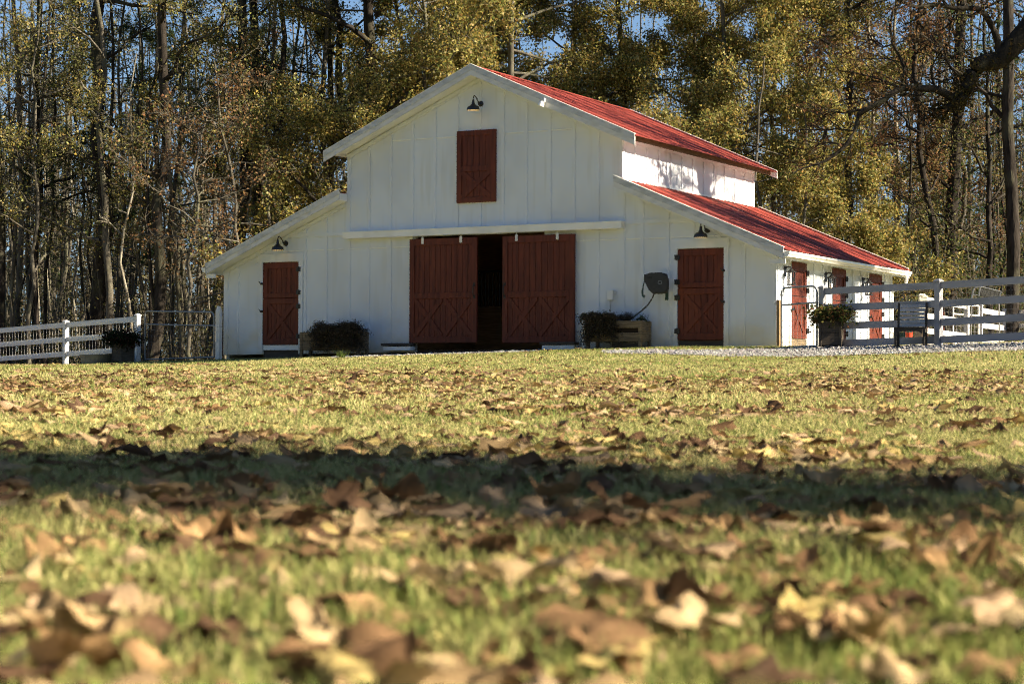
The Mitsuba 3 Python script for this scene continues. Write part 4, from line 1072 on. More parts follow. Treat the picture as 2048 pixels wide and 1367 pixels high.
# a weedy tuft by the left planter
q = at(683, 712, 45.0); q[2] = gzf(q[0], q[1])
k = lab(nk('grass_tuft'), 'taller green grass tuft in front of the dark bush beside the left door', 'grass tuft')
n = 90; h = r.uniform(0.08, 0.24, n); v, f = blades(q[0] + r.normal(0, 0.05, n), q[1] + r.normal(0, 0.05, n), np.full(n, q[2]), h, np.full(n, 0.004), r, 0.7)
add(k, (v, f), 'grass_blade', color=np.repeat(np.array([[.10, .14, .04]]) * r.uniform(0.7, 1.4, (n, 1)), 5, axis=0))

# ---------------------------------------------------------------- fallen leaves
LEAFCOL = [(.35, .245, .13), (.29, .185, .095), (.41, .305, .175), (.20, .122, .066), (.115, .07, .044), (.42, .33, .135), (.32, .23, .145), (.155, .093, .053)]


def oak_leaf(seed, rows, cols, col):
    """A lobed dry leaf, 1 m long at unit scale, curled and buckled, lying on z = 0."""
    r = np.random.default_rng(seed)
    t = np.linspace(0, 1, rows); kind = seed % 3
    env = np.sin(np.pi * np.clip(t * 0.94 + 0.05, 0, 1)) ** 0.55
    if kind == 0:
        w = 0.36 * env * (0.72 + 0.32 * np.cos(t * 2 * np.pi * 3.0 + 0.5 + r.normal() * 0.4))
    elif kind == 1:
        w = 0.46 * np.sin(np.pi * np.clip(t ** 0.8 * 0.94 + 0.05, 0, 1)) ** 0.7 * (0.74 + 0.3 * np.cos(t * 2 * np.pi * 2.5 + 2.2 + r.normal() * 0.3))
    else:
        w = 0.27 * env * (0.94 + 0.08 * np.cos(t * 20))
    w = np.maximum(w, 0.012)
    s = np.linspace(-1, 1, cols)
    T, S = np.meshgrid(t, s, indexing='ij')
    asym = 1 + 0.25 * r.normal() * S
    X = T - 0.5 + np.abs(S) * 0.10 * np.sin(T * 9 + r.uniform(0, 6)); Y = S * w[:, None] * asym
    curl, bend = (r.uniform(0.1, 0.6) if r.random() < 0.75 else r.uniform(0.6, 0.95)) * r.choice([1, 1, 1, -0.7]), r.uniform(-0.35, 0.5)
    Zc = curl * Y ** 2 / 0.5 + bend * (T - 0.5) ** 2 + 0.09 * np.sin(T * r.uniform(5, 12) + S * r.uniform(-3, 3) + r.uniform(0, 6)) * (0.3 + np.abs(S)) + 0.06 * np.abs(S) ** 1.5 * np.sin(T * 14 + r.uniform(0, 6)) * np.sign(S + 0.01) + 0.012 * r.normal(size=T.shape)
    Zc = Zc + 0.20 * (meshkit.noise(np.stack([X * 4.5, Y * 4.5, 0 * X + seed], -1), seed) - 0.5) + 0.07 * (meshkit.noise(np.stack([X * 11, Y * 11, 0 * X + seed], -1), seed + 1) - 0.5)
    Y = Y * (1 - 0.35 * np.clip(curl, 0, 2) * Y ** 2 / 0.16)
    tw = r.normal(0, 0.5) * (T - 0.5); Y, Zc = Y * np.cos(tw) - Zc * np.sin(tw) * 0.5, Zc + Y * np.sin(tw)
    Zc = (Zc - Zc.mean()) * min(1.0, r.uniform(0.22, 0.46) / (Zc.max() - Zc.min()))
    v = np.stack([X, Y, Zc], -1).reshape(-1, 3)
    i, j = np.meshgrid(np.arange(rows - 1), np.arange(cols - 1), indexing='ij'); a = i * cols + j
    f = np.vstack([np.stack([a, a + cols, a + 1], -1).reshape(-1, 3), np.stack([a + 1, a + cols, a + cols + 1], -1).reshape(-1, 3)])
    vein = np.maximum(0, np.cos((T - 0.32 * np.abs(S)) * 2 * np.pi * 6)) ** 6
    c = np.array(col) * (1 + 0.28 * (np.abs(S) < 0.16) + 0.16 * vein - 0.25 * np.abs(S) ** 2 + 0.5 * (meshkit.noise(np.stack([X * 6, Y * 6, 0 * X + seed], -1), seed + 2) - 0.5) + 0.07 * r.normal(size=T.shape))[..., None]
    k0 = len(v); st = np.array([(-0.5, 0, v[cols // 2, 2]), (-0.72, 0.02, v[cols // 2, 2] + 0.04)]);
    v = np.vstack([v, st[0] + [0, 0.008, 0], st[0] - [0, 0.008, 0], st[1] + [0, 0.006, 0.004]]); f = np.vstack([f, [(k0, k0 + 1, k0 + 2)]])
    c = np.vstack([c.reshape(-1, 3), np.repeat(np.array([col]) * 0.7, 3, axis=0)])
    v[:, 2] -= v[:, 2].min()
    return v, f, np.clip(c, 0.01, 0.8)


r = np.random.default_rng(23)
LV = [oak_leaf(100 + i, 19, 7, LEAFCOL[i % 8]) for i in range(32)]
LVF = [oak_leaf(300 + i, 6, 3, (LEAFCOL + [(.12, .075, .05), (.36, .28, .16), (.30, .21, .12)])[i % 11]) for i in range(44)]  # extra dark brown stands for the shaded sides of distant leaves
leaf_dicts = [ply((v, f), 'dead_leaf', smooth=True, color=c) for v, f, c in LV]


def leaf_matrix(x, y, z, size, r, tilt=0.35, flip=False):
    ax = r.normal(size=3); ax[2] = 0; ax /= np.linalg.norm(ax) + 1e-9
    M = trimesh.transformations.rotation_matrix(r.normal(0, tilt), ax)
    if flip:                                                       # the hollow side down
        up_ = np.diag([1, -1, -1, 1.0]); up_[2, 3] = 0.2; M = M @ np.diag([1, 1, 1, 1.0]) @ up_
    M = M @ trimesh.transformations.rotation_matrix(r.uniform(0, 2 * np.pi), (0, 0, 1))
    M = np.diag([size, size, size, 1.0]) @ M
    M[:3, 3] += (x, y, z)
    return M


cand = []
for d0, d1, n in ((1.9, 7.0, 1120), (7.0, 13, 2100), (13, 19, 2000), (19, 26, 2500), (26, 45, 3600)):
    x, y, z, d = lawn_points(n, d0, d1, 2, r, -160, 2210)
    dens = 0.02 + 2.0 * np.clip(nz(x, y, 0.45, 21) - 0.38, 0, 1) + 0.5 * nz(x, y, 2.2, 22)
    px = 1024 + F * ((np.stack([x, y, z], 1) - CAM) @ RT) / d
    if d0 >= 13: dens += np.where((d < 21.5) & (d > 16.0), 0.75 * np.clip((px - 200) / 900, 0.15, 1), 0)
    keep = r.random(len(x)) < np.clip(dens, 0, 1)
    for q in zip(x[keep], y[keep], z[keep], d[keep]): cand.append((*q, float(np.clip(r.lognormal(math.log(0.115 if d0 < 10 else 0.092 if d0 < 25 else 0.075), 0.32), 0.045, 0.19))))
# the large near leaves, where the photograph has them: (px, py, length in px, tilt, variant)
hero = [(150, 1275, 330, 0.15, 2), (450, 1300, 260, 0.5, 4), (1190, 1310, 380, 0.2, 3), (1640, 1235, 190, 0.25, 0), (770, 1050, 190, 0.7, 6), (1010, 1075, 200, 0.35, 0), (1120, 1015, 170, 0.3, 1), (1440, 1150, 210, 0.3, 5),
        (1170, 1050, 190, 0.15, 2), (1780, 1100, 260, 0.25, 3), (430, 1085, 190, 0.15, 0), (110, 1150, 240, 0.3, 1), (520, 1140, 200, 0.35, 7), (930, 1230, 240, 0.5, 7), (990, 1190, 110, 0.3, 5), (60, 1345, 260, 0.2, 2),
        (700, 1350, 330, 0.2, 3), (1070, 1110, 130, 0.3, 5), (1850, 1040, 190, 0.2, 5), (1280, 1100, 150, 0.3, 2), (1600, 1030, 120, 0.8, 2), (1250, 890, 90, 0.8, 4), (910, 975, 120, 0.5, 3), (270, 1050, 110, 0.7, 2),
        (1990, 850, 90, 0.9, 3), (1350, 855, 90, 0.4, 4), (1960, 1110, 200, 0.5, 4), (1670, 1080, 170, 0.4, 7), (1400, 1000, 150, 0.25, 1), (1760, 960, 120, 0.3, 4), (1230, 970, 150, 0.25, 0), (300, 1200, 150, 0.6, 3)]
ents = []
for px, py, wpx, tilt, vi in hero:
    q = hit(px, min(py + 6, 1366)); dd = depth(q); s = wpx * dd / F * 0.9
    ents.append((1e9, q[0], q[1], q[2] + 0.014, s, vi + 8 * int(r.integers(0, 4)), tilt * 0.55))
for x, y, z, d, s in cand: ents.append((s / d, x, y, z + r.uniform(0.006, 0.03), s, int(r.integers(0, 32)), 0.2 if r.random() < 0.97 else 0.5))
ents.sort(key=lambda e: -e[0])
far_parts, shown = [], []
LEAFNAME = ['tan', 'brown', 'pale tan', 'dark brown', 'blackish brown', 'yellow', 'greyish tan', 'deep brown']
ORD = 'first second third fourth fifth sixth seventh eighth ninth tenth eleventh twelfth thirteenth fourteenth fifteenth sixteenth seventeenth eighteenth nineteenth twentieth'.split()
ORD += ['twenty ' + o for o in ORD[:9]] + ['thirtieth'] + ['thirty ' + o for o in ORD[:9]]
ZONES = [(1215, 'along the bottom edge of the picture'), (1090, 'in the near grass above the bottom edge'), (1000, 'in the grass just before the shadow band'), (930, 'in the near half of the shadow band'), (870, 'in the far half of the shadow band'), (0, 'in the sunlit grass beyond the shadow band')]
for _, x, y, z, s, vi, tilt in ents:
    M = leaf_matrix(x, y, z, s, r, tilt, flip=r.random() < 0.72)
    v = np.array([x, y, z]) - CAM; d = v @ FW; u_, v_ = 1024 + F * (v @ RT) / d, 683.5 - F * (v @ UP) / d
    if len(shown) < 300 and 5 < u_ < 2043 and v_ < 1362:
        zn = next(t for lo, t in ZONES if v_ >= lo); shown.append((u_, LEAFNAME[vi % 8], zn, vi, M))
    else:
        v, f, c = LVF[(vi + 32 * (len(far_parts) % 2)) % 44]; far_parts.append((v @ M[:3, :3].T + M[:3, 3], f, c))
count = {}
for u_, nm, zn, vi, M in sorted(shown, key=lambda e: e[0]):
    k = nk('fallen_leaf'); scene[k] = {**leaf_dicts[vi], 'to_world': mi.ScalarTransform4f(M.tolist())}
    n_ = count[nm, zn] = count.get((nm, zn), -1) + 1
    lab(k, f'{ORD[n_]} {nm} leaf from the left {zn}', 'fallen leaf', 'fallen leaves on the lawn')

r = np.random.default_rng(27)
for q_ in ((-1700, -160), (2210, 3750)):
    for x, y, z, d in zip(*lawn_points(700, 2, 32, 1.7, r, *q_)):
        M = leaf_matrix(x, y, z + 0.015, float(np.clip(r.lognormal(math.log(0.095), 0.3), 0.05, 0.17)), r, 0.25, flip=r.random() < 0.7)
        v, f, c = LVF[int(r.integers(0, 44))]; far_parts.append((v @ M[:3, :3].T + M[:3, 3], f, c))
me, c = leaf_mesh(far_parts)
lab(add('leaf_litter', me, 'dead_leaf', smooth=True, color=c), 'dry brown leaves littering the lawn towards the barn', 'fallen leaves', kind='stuff')
# crumbs of leaves and straw lying in the grass
r = np.random.default_rng(29)
x, y, z, d = lawn_points(26000, 1.8, 22, 1.6, r)
me, c = leaf_mesh([leaf_quads(np.stack([x, y, z + r.uniform(0.004, 0.02, len(x))], 1), 0.016 + 0.0006 * d, LEAFCOL, r, 0.0, 0.45)])
add('leaf_litter__crumbs', me, 'dead_leaf', color=c); lab('leaf_litter__crumbs', kind='stuff')

# ---------------------------------------------------------------- trees
def wander(p0, p1, n, amp, r):
    """A polyline from p0 to p1 that wanders by amp."""
    t = np.linspace(0, 1, n)[:, None]; P = np.array(p0) * (1 - t) + np.array(p1) * t
    k = np.cumsum(r.normal(0, 1, (n, 3)), 0); k -= t * k[-1]
    k /= np.abs(k).max() + 1e-9
    return P + k * amp * np.array([1, 1, 0.4])


def frame_rand(d, spread, r):
    v = r.normal(size=3); v -= d * (v @ d); v /= np.linalg.norm(v)
    q = d * math.cos(spread) + v * math.sin(spread); return q / np.linalg.norm(q)


def grow(base, top, r0, r1, limbs, seed, h0=0.25, limb_len=(2.5, 5.0), rise=0.5, sub=6, twig=4, wob_=0.5, toward=None, tseg=14, twr=0.0085):
    """Trunk polyline, and lists of tubes by number of points. Returns (groups, twig points)."""
    r = np.random.default_rng(seed)
    tr = wander(base, top, tseg, wob_, r); tr[0] = base
    rad = np.linspace(1, 0, tseg) ** 0.8 * (r0 - r1) + r1; rad[0] *= 1.25
    H = tr[-1, 2] - tr[0, 2]
    A, Bq, Cq, D = [(tr, rad)], [], [], []
    for i in range(limbs):
        s = h0 + (1 - h0) * ((i + r.random()) / limbs) ** 0.9
        f_ = s * (tseg - 1); k = int(min(f_, tseg - 2)); p = tr[k] + (tr[k + 1] - tr[k]) * (f_ - k); rr = np.interp(f_, np.arange(tseg), rad)
        a = r.uniform(0, 2 * np.pi); d = np.array([math.cos(a), math.sin(a), rise + r.normal(0, 0.25)])
        if toward is not None: d[:2] += toward
        d /= np.linalg.norm(d)
        L = r.uniform(*limb_len) * (1.15 - 0.75 * s)
        e = p + d * L; e[2] += 0.12 * L * r.normal()
        lp = wander(p, e, 7, 0.09 * L, r); lr = np.linspace(min(rr * 0.6, 0.025 + 0.016 * L), 0.012, 7)
        Bq.append((lp, lr))
        for j in range(sub):
            t = r.uniform(0.25, 1.0); g_ = t * 6; q = int(min(g_, 5)); sp = lp[q] + (lp[q + 1] - lp[q]) * (g_ - q); ld = lp[q + 1] - lp[q]; ld /= np.linalg.norm(ld) + 1e-9
            sd = frame_rand(ld, r.uniform(0.4, 1.1), r); sd[2] += 0.15; sL = L * r.uniform(0.18, 0.42)
            spp = wander(sp, sp + sd * sL, 4, 0.07 * sL, r); Cq.append((spp, np.linspace(min(0.02, np.interp(g_, np.arange(7), lr) * 0.7), twr * 1.2, 4)))
            for _ in range(twig):
                t2 = r.uniform(0.2, 1.0); g2 = t2 * 3; q2 = int(min(g2, 2)); tp = spp[q2] + (spp[q2 + 1] - spp[q2]) * (g2 - q2); td = frame_rand(sd / np.linalg.norm(sd), r.uniform(0.4, 1.2), r)
                tL = sL * r.uniform(0.25, 0.6); tw = wander(tp, tp + td * tL, 3, 0.08 * tL, r); D.append((tw, np.array([twr, twr * 0.8, twr * 0.55])))
    return (A, Bq, Cq, D), r


def wood_mesh(g, sides=(9, 5, 3, 3)):
    return cat([trimesh.Trimesh(*tubes(x, s), process=False) for x, s in zip(g, sides) if x])


def twig_points(g, n, r, spread):
    src = np.array([t[0] for t in g[3]] or [t[0][:3] for t in g[1]])
    i = r.integers(0, len(src), n); t = r.uniform(0, 2, n); k = np.minimum(t.astype(int), 1)
    return src[i, k] + (src[i, k + 1] - src[i, k]) * (t - k)[:, None] + r.normal(0, spread, (n, 3))


def ground_base(px, d):
    q = at(px, 700, d); return np.array([q[0], q[1], gzf(q[0], q[1]) - 0.15])


def lean_to(px, py, d):
    return at(px, py, d)


def extend(base, q, height):
    """The point at the given height on the line from base through q."""
    return base + (q - base) * (height / (q[2] - base[2]))


def tree(name, label, px0, px1, d, width, height, bark, seed, limbs=10, leaves=0, size=0.09, pal=OLIVE, group=None, cat_='tree', yref=30, **kw):
    """px0: pixel column of the trunk near the ground, px1: at row yref of the photograph; width in pixels at mid height."""
    base = ground_base(px0, d); top = extend(base, at(px1, yref, d), height)
    r0 = width / F * d / 2 * 1.15
    g_, r_ = grow(base, top, r0, r0 * 0.3, limbs, seed, **kw)
    k = lab(nk(name), label, cat_, group)
    add(k + '__trunk', wood_mesh(g_), bark, smooth=True)
    if leaves:
        C = twig_points(g_, leaves, r_, 0.15 if pal is GOLD else 0.15)
        if pal is GOLD: C = C[(C[:, 2] > 2.2) | (r_.random(len(C)) < 0.3)]             # the barn stands before the lowest boughs
        up_ = C[:, 2] > 12.6
        hi_ = C[up_]; hi_ = hi_[r_.random(len(hi_)) < 0.42]
        add_leaves(k + '__crown', [leaf_tris(C[~up_], size * 1.28, pal, r_, 0.25), leaf_tris(hi_, size * 1.9, pal, r_, 0.25)])
    return k


# --- golden hardwoods close behind the barn
gold = [  # px base, px top, depth, width, height, leaves, label
    (655, 668, 64, 12, 19, 9000, 'yellow leaved hardwood rising just left of the barn gable'),
    (700, 738, 62, 27, 20, 12000, 'dark leaning trunk with golden leaves left of the barn roof peak'),
    (815, 806, 66, 10, 20, 15000, 'golden tree above the left slope of the upper roof'),
    (905, 925, 69, 11, 20, 15000, 'golden tree behind the left side of the roof peak'),
    (868, 862, 61, 9, 19, 13000, 'slim golden tree close behind the left slope of the upper roof'),
    (985, 978, 65, 9, 20, 13000, 'slim golden tree standing straight behind the roof peak'),
    (1050, 1032, 63, 15, 20, 17000, 'golden tree with a crooked limb just right of the roof peak'),
    (1140, 1150, 70, 10, 21, 15000, 'golden tree behind the red roof slope right of the peak'),
    (1275, 1236, 66, 13, 20, 21000, 'golden tree with a dark forked trunk above the middle of the red roof'),
    (1360, 1372, 67, 10, 20, 17000, 'golden tree above the far part of the red upper roof'),
    (1455, 1440, 64, 11, 19, 19000, 'bright golden tree above the lower end of the upper roof'),
    (1545, 1558, 66, 10, 19, 17000, 'golden tree beyond the far gable end of the barn'),
    (1630, 1640, 68, 10, 18, 13000, 'golden tree rising behind the right lean-to roof'),
]
for i, (p0, p1, d, w, h, nl, lb) in enumerate(gold):
    tree('golden_tree', lb, p0, p1, d, w, h, 'bark_grey' if i != 1 else 'bark_dark', 500 + i, limbs=24, leaves=int(nl * 4.4), size=0.095, pal=GOLD, group='golden trees behind the barn', h0=0.14, limb_len=(2.4, 6.2), rise=0.35, sub=9, twig=3, wob_=0.35)
for i, (p0, d, h, nl, lb) in enumerate([(1600, 58, 7.5, 6500, 'low golden tree showing over the middle of the right lean-to roof'), (1690, 59, 5.6, 6000, 'low golden tree above the lower end of the right lean-to roof'), (1520, 58, 9, 6500, 'low golden tree behind the far end of the clerestory wall'), (1715, 60, 3.9, 2600, 'small golden tree at the far eave of the right lean-to roof')]):
    tree('golden_tree', lb, p0, p0 + 6, d, 8, h, 'bark_grey', 540 + i, limbs=14, leaves=int(nl * 2.6), size=0.092, pal=GOLD, group='golden trees behind the barn', h0=0.15, limb_len=(1.8, 3.0), rise=0.3, sub=6, twig=4, wob_=0.2, yref=300)

# --- big trunks of the wood on the left: px base, px top, depth, width, height, bark, leaves, palette, label
left = [
    (12, 2, 62, 19, 22, 'bark_dark', 900, OLIVE, 'dark trunk at the left edge of the picture'),
    (20, 14, 66, 12, 20, 'bark_grey', 900, OLIVE, 'grey trunk just right of the dark trunk at the left edge'),
    (49, 52, 74, 9, 20, 'bark_grey', 800, OLIVE, 'slim grey trunk at the left with a fork low down'),
    (82, 96, 67, 13, 19, 'bark_dark', 1500, OLIVE, 'dark tree forking halfway up at the far left'),
    (185, 190, 63, 28, 24, 'bark_dark', 500, OLIVE, 'big dark pine trunk above the left fence'),
    (228, 208, 61, 14, 17, 'bark_grey', 1500, OLIVE, 'grey tree forking low behind the end of the left fence'),
    (298, 330, 60, 21, 22, 'bark_dark', 1600, OLIVE, 'dark leaning trunk above the wide tube gate'),
    (345, 352, 70, 9, 20, 'bark_grey', 900, OLIVE, 'slim grey trunk right of the leaning trunk'),
    (468, 483, 63, 23, 23, 'bark_dark', 1800, OLIVE, 'thick dark trunk above the left lean-to roof'),
    (516, 528, 66, 21, 23, 'bark_dark', 1800, OLIVE, 'second thick dark trunk above the left lean-to roof'),
    (583, 556, 64, 13, 20, 'bark_dark', 2600, OLIVE + GOLD[1:3], 'curving dark trunk between the lean-to roof and the gable'),
    (618, 645, 68, 13, 22, 'bark_dark', 2600, OLIVE + GOLD[1:3], 'straight dark trunk beside the upper left eave'),
    (684, 671, 65, 17, 21, 'bark_dark', 3500, OLIVE + GOLD[:3], 'dark trunk meeting the upper left eave of the barn'),
    (415, 428, 78, 10, 20, 'bark_grey', 1500, OLIVE, 'slim grey trunk left of the thick trunks'),
    (140, 150, 82, 9, 20, 'bark_grey', 1300, OLIVE, 'slim grey trunk left of the big pine'),
    (260, 268, 86, 8, 20, 'bark_grey', 1300, OLIVE, 'slim grey trunk between the forked tree and the leaning trunk'),
]
for i, (p0, p1, d, w, h, bk_, nl, pal, lb) in enumerate(left):
    tree('hardwood_tree', lb, p0, p1, d, w, h, bk_, 600 + i, limbs=11, leaves=int(nl * 3.6), size=0.085, pal=pal, h0=0.22, limb_len=(2.2, 5.0), rise=0.45, sub=8, twig=6, wob_=0.45)
# a slanting pale tree before the thick trunks
tree('hardwood_tree', 'pale slanting tree crossing the thick trunks above the left lean-to roof', 500, 418, 58, 8, 9, 'bark_grey', 650, limbs=10, leaves=1800, size=0.085, pal=RUSSET + OLIVE, h0=0.3, limb_len=(2.0, 4.0), rise=0.3, sub=6, twig=5, wob_=0.35)
for i, (p0, p1, d, h, nl, pal, lb) in enumerate([(390, 400, 57, 8, 3500, RUSSET, 'small tree with russet leaves left of the left lean-to roof'), (60, 75, 60, 12, 3500, GOLD + OLIVE, 'golden olive tree at the upper left'), (360, 300, 62, 15, 5000, GOLD + OLIVE, 'golden crowned tree at the top left'), (560, 600, 70, 16, 6500, GOLD + OLIVE, 'olive and gold tree between the thick trunks and the gable'), (240, 250, 68, 15, 3500, OLIVE, 'olive leaved tree above the forked grey tree')]):
    tree('hardwood_tree', lb, p0, p1, d, 8, h, 'bark_grey', 660 + i, limbs=16, leaves=int(nl * (0.9 if pal is RUSSET else 2.4)), size=0.085, pal=pal, h0=0.25, limb_len=(2.2, 4.4), rise=0.4, sub=8, twig=6, wob_=0.3)
# --- right: russet hardwoods, pines
right = [
    (1600, 1598, 72, 13, 23, 'bark_dark', 300, RUSSET, 'straight dark trunk among the golden trees at the upper right'),
    (1692, 1688, 66, 15, 22, 'bark_dark', 5200, RUSSET, 'pinkish brown trunk rising behind the right lean-to roof'),
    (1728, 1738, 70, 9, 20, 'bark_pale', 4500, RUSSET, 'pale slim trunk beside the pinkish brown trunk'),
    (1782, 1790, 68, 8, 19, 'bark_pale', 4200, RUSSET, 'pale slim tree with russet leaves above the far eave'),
    (1862, 1850, 63, 14, 15, 'bark_dark', 2600, RUSSET, 'leaning dark trunk left of the twin trunks at the right'),
    (1884, 1912, 65, 25, 22, 'bark_dark', 1200, RUSSET, 'stout trunk above the middle post of the right fence'),
    (2024, 2014, 60, 25, 24, 'bark_dark', 300, PINE, 'big straight pine trunk near the right edge'),
    (1998, 1960, 62, 12, 12, 'bark_dark', 1400, OLIVE, 'dark leaning trunk just left of the big pine at the right'),
    (1945, 1950, 80, 9, 21, 'bark_grey', 2200, OLIVE, 'slim grey trunk between the stout trunk and the big pine'),
    (2080, 2090, 66, 14, 20, 'bark_grey', 2000, RUSSET, 'grey trunk at the right edge behind the big pine'),
]
for i, (p0, p1, d, w, h, bk_, nl, pal, lb) in enumerate(right):
    tree('hardwood_tree', lb, p0, p1, d, w, h, bk_, 700 + i, limbs=15, leaves=nl * 2, size=0.09, pal=pal, h0=0.25, limb_len=(2.0, 4.6), rise=0.5, sub=8, twig=6, wob_=0.35)


def needles(C, r, n=26, L=0.2):
    """Tufts of long pine needles."""
    k = len(C); d = r.normal(size=(k, n, 3)); d[..., 2] += 0.35; d /= np.linalg.norm(d, axis=2, keepdims=True)
    s = np.cross(d, r.normal(size=(k, n, 3))); s /= np.linalg.norm(s, axis=2, keepdims=True); s *= 0.009
    c = np.broadcast_to(C[:, None], d.shape)
    v = np.stack([c - s, c + s, c + d * L * r.uniform(0.7, 1.2, (k, n, 1))], 2).reshape(-1, 3)
    col = np.array(PINE)[r.integers(0, 4, k * n)] * r.uniform(0.8, 1.3, (k * n, 1))
    return v, np.arange(len(v)).reshape(-1, 3), np.repeat(col, 3, axis=0)


for i, (p0, p1, d, w, h, lb) in enumerate([(212, 218, 66, 9, 13, 'pine with a flat dark green branch left of the big trunk'), (318, 322, 76, 10, 15, 'dark green pine behind the leaning trunk'), (1872, 1876, 84, 9, 22, 'distant green pine against the sky at the upper right'), (1830, 1822, 90, 8, 24, 'distant green pine left of the other pine at the upper right'), (2000, 1990, 74, 10, 16, 'dark green pine behind the big trunk at the right'), (545, 548, 84, 9, 18, 'green pine showing between the trunks left of the gable'), (120, 128, 92, 8, 15, 'distant green pine low at the left')]):
    base = ground_base(p0, d); top = extend(base, at(p1, 30, d), h)
    g_, r_ = grow(base, top, w / F * d / 2, 0.04, 16, 800 + i, h0=0.3, limb_len=(1.6, 3.2), rise=0.1, sub=4, twig=2, wob_=0.2)
    k = lab(nk('pine_tree'), lb, 'pine tree')
    add(k + '__trunk', wood_mesh(g_), 'bark_dark', smooth=True)
    add_leaves(k + '__crown', [needles(twig_points(g_, 330, r_, 0.12), r_)])

# --- the oak at the right whose long limb reaches into the picture
dO = 45.0
k = lab(nk('oak_tree'), 'large oak reaching a long crooked mossy limb into the upper right of the picture', 'oak tree')
ob = ground_base(2230, dO)
oA, oB, oC, oD = [], [], [], []
r = np.random.default_rng(91)
trunk = smooth_path([ob, ob + [0.05, 0, 2.0], at(2225, 330, dO), at(2200, 180, dO), at(2120, 95, dO), at(2048, 62, dO)], 22)
oA.append((trunk, np.concatenate([np.linspace(0.62, 0.42, 10), np.linspace(0.40, 0.26, 12)])))
lead = smooth_path([at(2215, 250, dO), at(2240, 60, dO + 0.4), at(2230, -200, dO + 0.8), at(2270, -520, dO + 1.0)], 22)
oA.append((lead, np.linspace(0.36, 0.10, 22)))


def px_limb(pts, w0, w1, n=14, dd=0.0, dep=dO):
    P = smooth_path([at(a, b, dep + dd * (i / max(1, len(pts) - 1)) ** 1.2) for i, (a, b) in enumerate(pts)], n)
    return P, np.linspace(w0, w1, n) / F * dep / 2


limb_px = [((2060, 55), (2023, 95), (1997, 120), (1965, 127), (1946, 146), (1933, 178), (1916, 202)), 40, 24, 0.0]
main = px_limb(limb_px[0], 46, 22, 22); oA.append(main)
m2 = px_limb(((1916, 202), (1895, 190), (1870, 178), (1836, 177), (1809, 176), (1785, 186), (1768, 200), (1742, 214), (1717, 228), (1713, 252), (1702, 274), (1688, 296), (1651, 322), (1620, 332), (1593, 341)), 17, 3.0, 22, -1.2); oA.append(m2)
up1 = px_limb(((2000, 105), (1992, 71), (1979, 44), (1968, 27), (1951, 17), (1912, 17), (1870, 9), (1839, 15), (1815, 8), (1780, -8)), 15, 6, 22, -0.6); oA.append(up1)
stub = px_limb(((1920, 200), (1900, 214), (1880, 222), (1866, 224)), 22, 14, 7); oB.append(stub)
br = [(((1804, 189), (1805, 153), (1809, 136), (1795, 105), (1785, 88), (1780, 51), (1788, 14)), 8, 4), (((1850, 178), (1830, 165), (1822, 164)), 9, 6), (((1800, 190), (1830, 192), (1848, 188)), 7, 4), (((1940, 160), (1915, 150), (1895, 125), (1888, 100)), 6, 3),
      (((1785, 88), (1765, 95), (1750, 85), (1735, 75)), 4, 2), (((1735, 216), (1690, 226), (1660, 222), (1632, 230)), 5, 2), (((1708, 262), (1670, 258), (1640, 262)), 4, 2), (((1690, 292), (1665, 285), (1640, 288), (1610, 300)), 4, 2), (((1870, 178), (1862, 140), (1878, 110), (1900, 80)), 5, 2),
      (((1768, 200), (1790, 222), (1800, 240)), 4, 2), (((1839, 15), (1832, 40), (1850, 60)), 4, 2), (((1912, 17), (1905, 40), (1895, 60)), 4, 2), (((1820, 177), (1826, 200), (1845, 235), (1852, 270)), 6, 3), (((1742, 214), (1728, 198), (1700, 196)), 4, 2)]
for pts, a, b in br: oB.append(px_limb(pts, a, b, 7, r.normal(0, 0.4)))
for P, R in oB + [m2, up1]:
    for _ in range(8 if len(P) < 10 else 26):
        t = r.uniform(0.2, 1) * (len(P) - 1); q = int(min(t, len(P) - 2)); p = P[q] + (P[q + 1] - P[q]) * (t - q); dv = frame_rand((P[q + 1] - P[q]) / np.linalg.norm(P[q + 1] - P[q]), r.uniform(0.5, 1.3), r)
        L = r.uniform(0.35, 1.3); tp = wander(p, p + dv * L, 4, 0.1 * L, r); oC.append((tp, np.linspace(0.014, 0.006, 4)))
        for _ in range(3):
            j = r.integers(1, 3); td = frame_rand(dv, r.uniform(0.4, 1.2), r); tl = L * r.uniform(0.2, 0.5); oD.append((wander(tp[j], tp[j] + td * tl, 3, 0.05 * tl, r), np.array([0.007, 0.005, 0.004])))
wood_ = (oA, oB, oC, oD)
add(k + '__trunk', cat([trimesh.Trimesh(*tubes([a], 10), process=False) for a in oA] + [trimesh.Trimesh(*tubes([b], 6), process=False) for b in oB] + [trimesh.Trimesh(*tubes(oC, 4), process=False), trimesh.Trimesh(*tubes(oD, 3), process=False)]), 'bark_mossy_shaded', smooth=True)
tp = np.array([t[0] for t in oD]); i = r.integers(0, len(tp), 1500); C = tp[i, r.integers(0, 3, 1500)] + r.normal(0, 0.05, (1500, 3))
add_leaves(k + '__crown', [leaf_quads(C, 0.085, RUSSET + [(.12, .07, .035)], r, 0.6)])
# ferns and moss along the thick limb
fp = np.vstack([main[0][r.integers(0, 22, 1100)], stub[0][r.integers(0, 7, 500)]]) + r.normal(0, 0.13, (1600, 3))
add_leaves(k + '__moss', [leaf_quads(fp, 0.10, [(.045, .045, .02), (.07, .06, .025), (.10, .075, .03), (.05, .04, .025)], r, 0.2)])


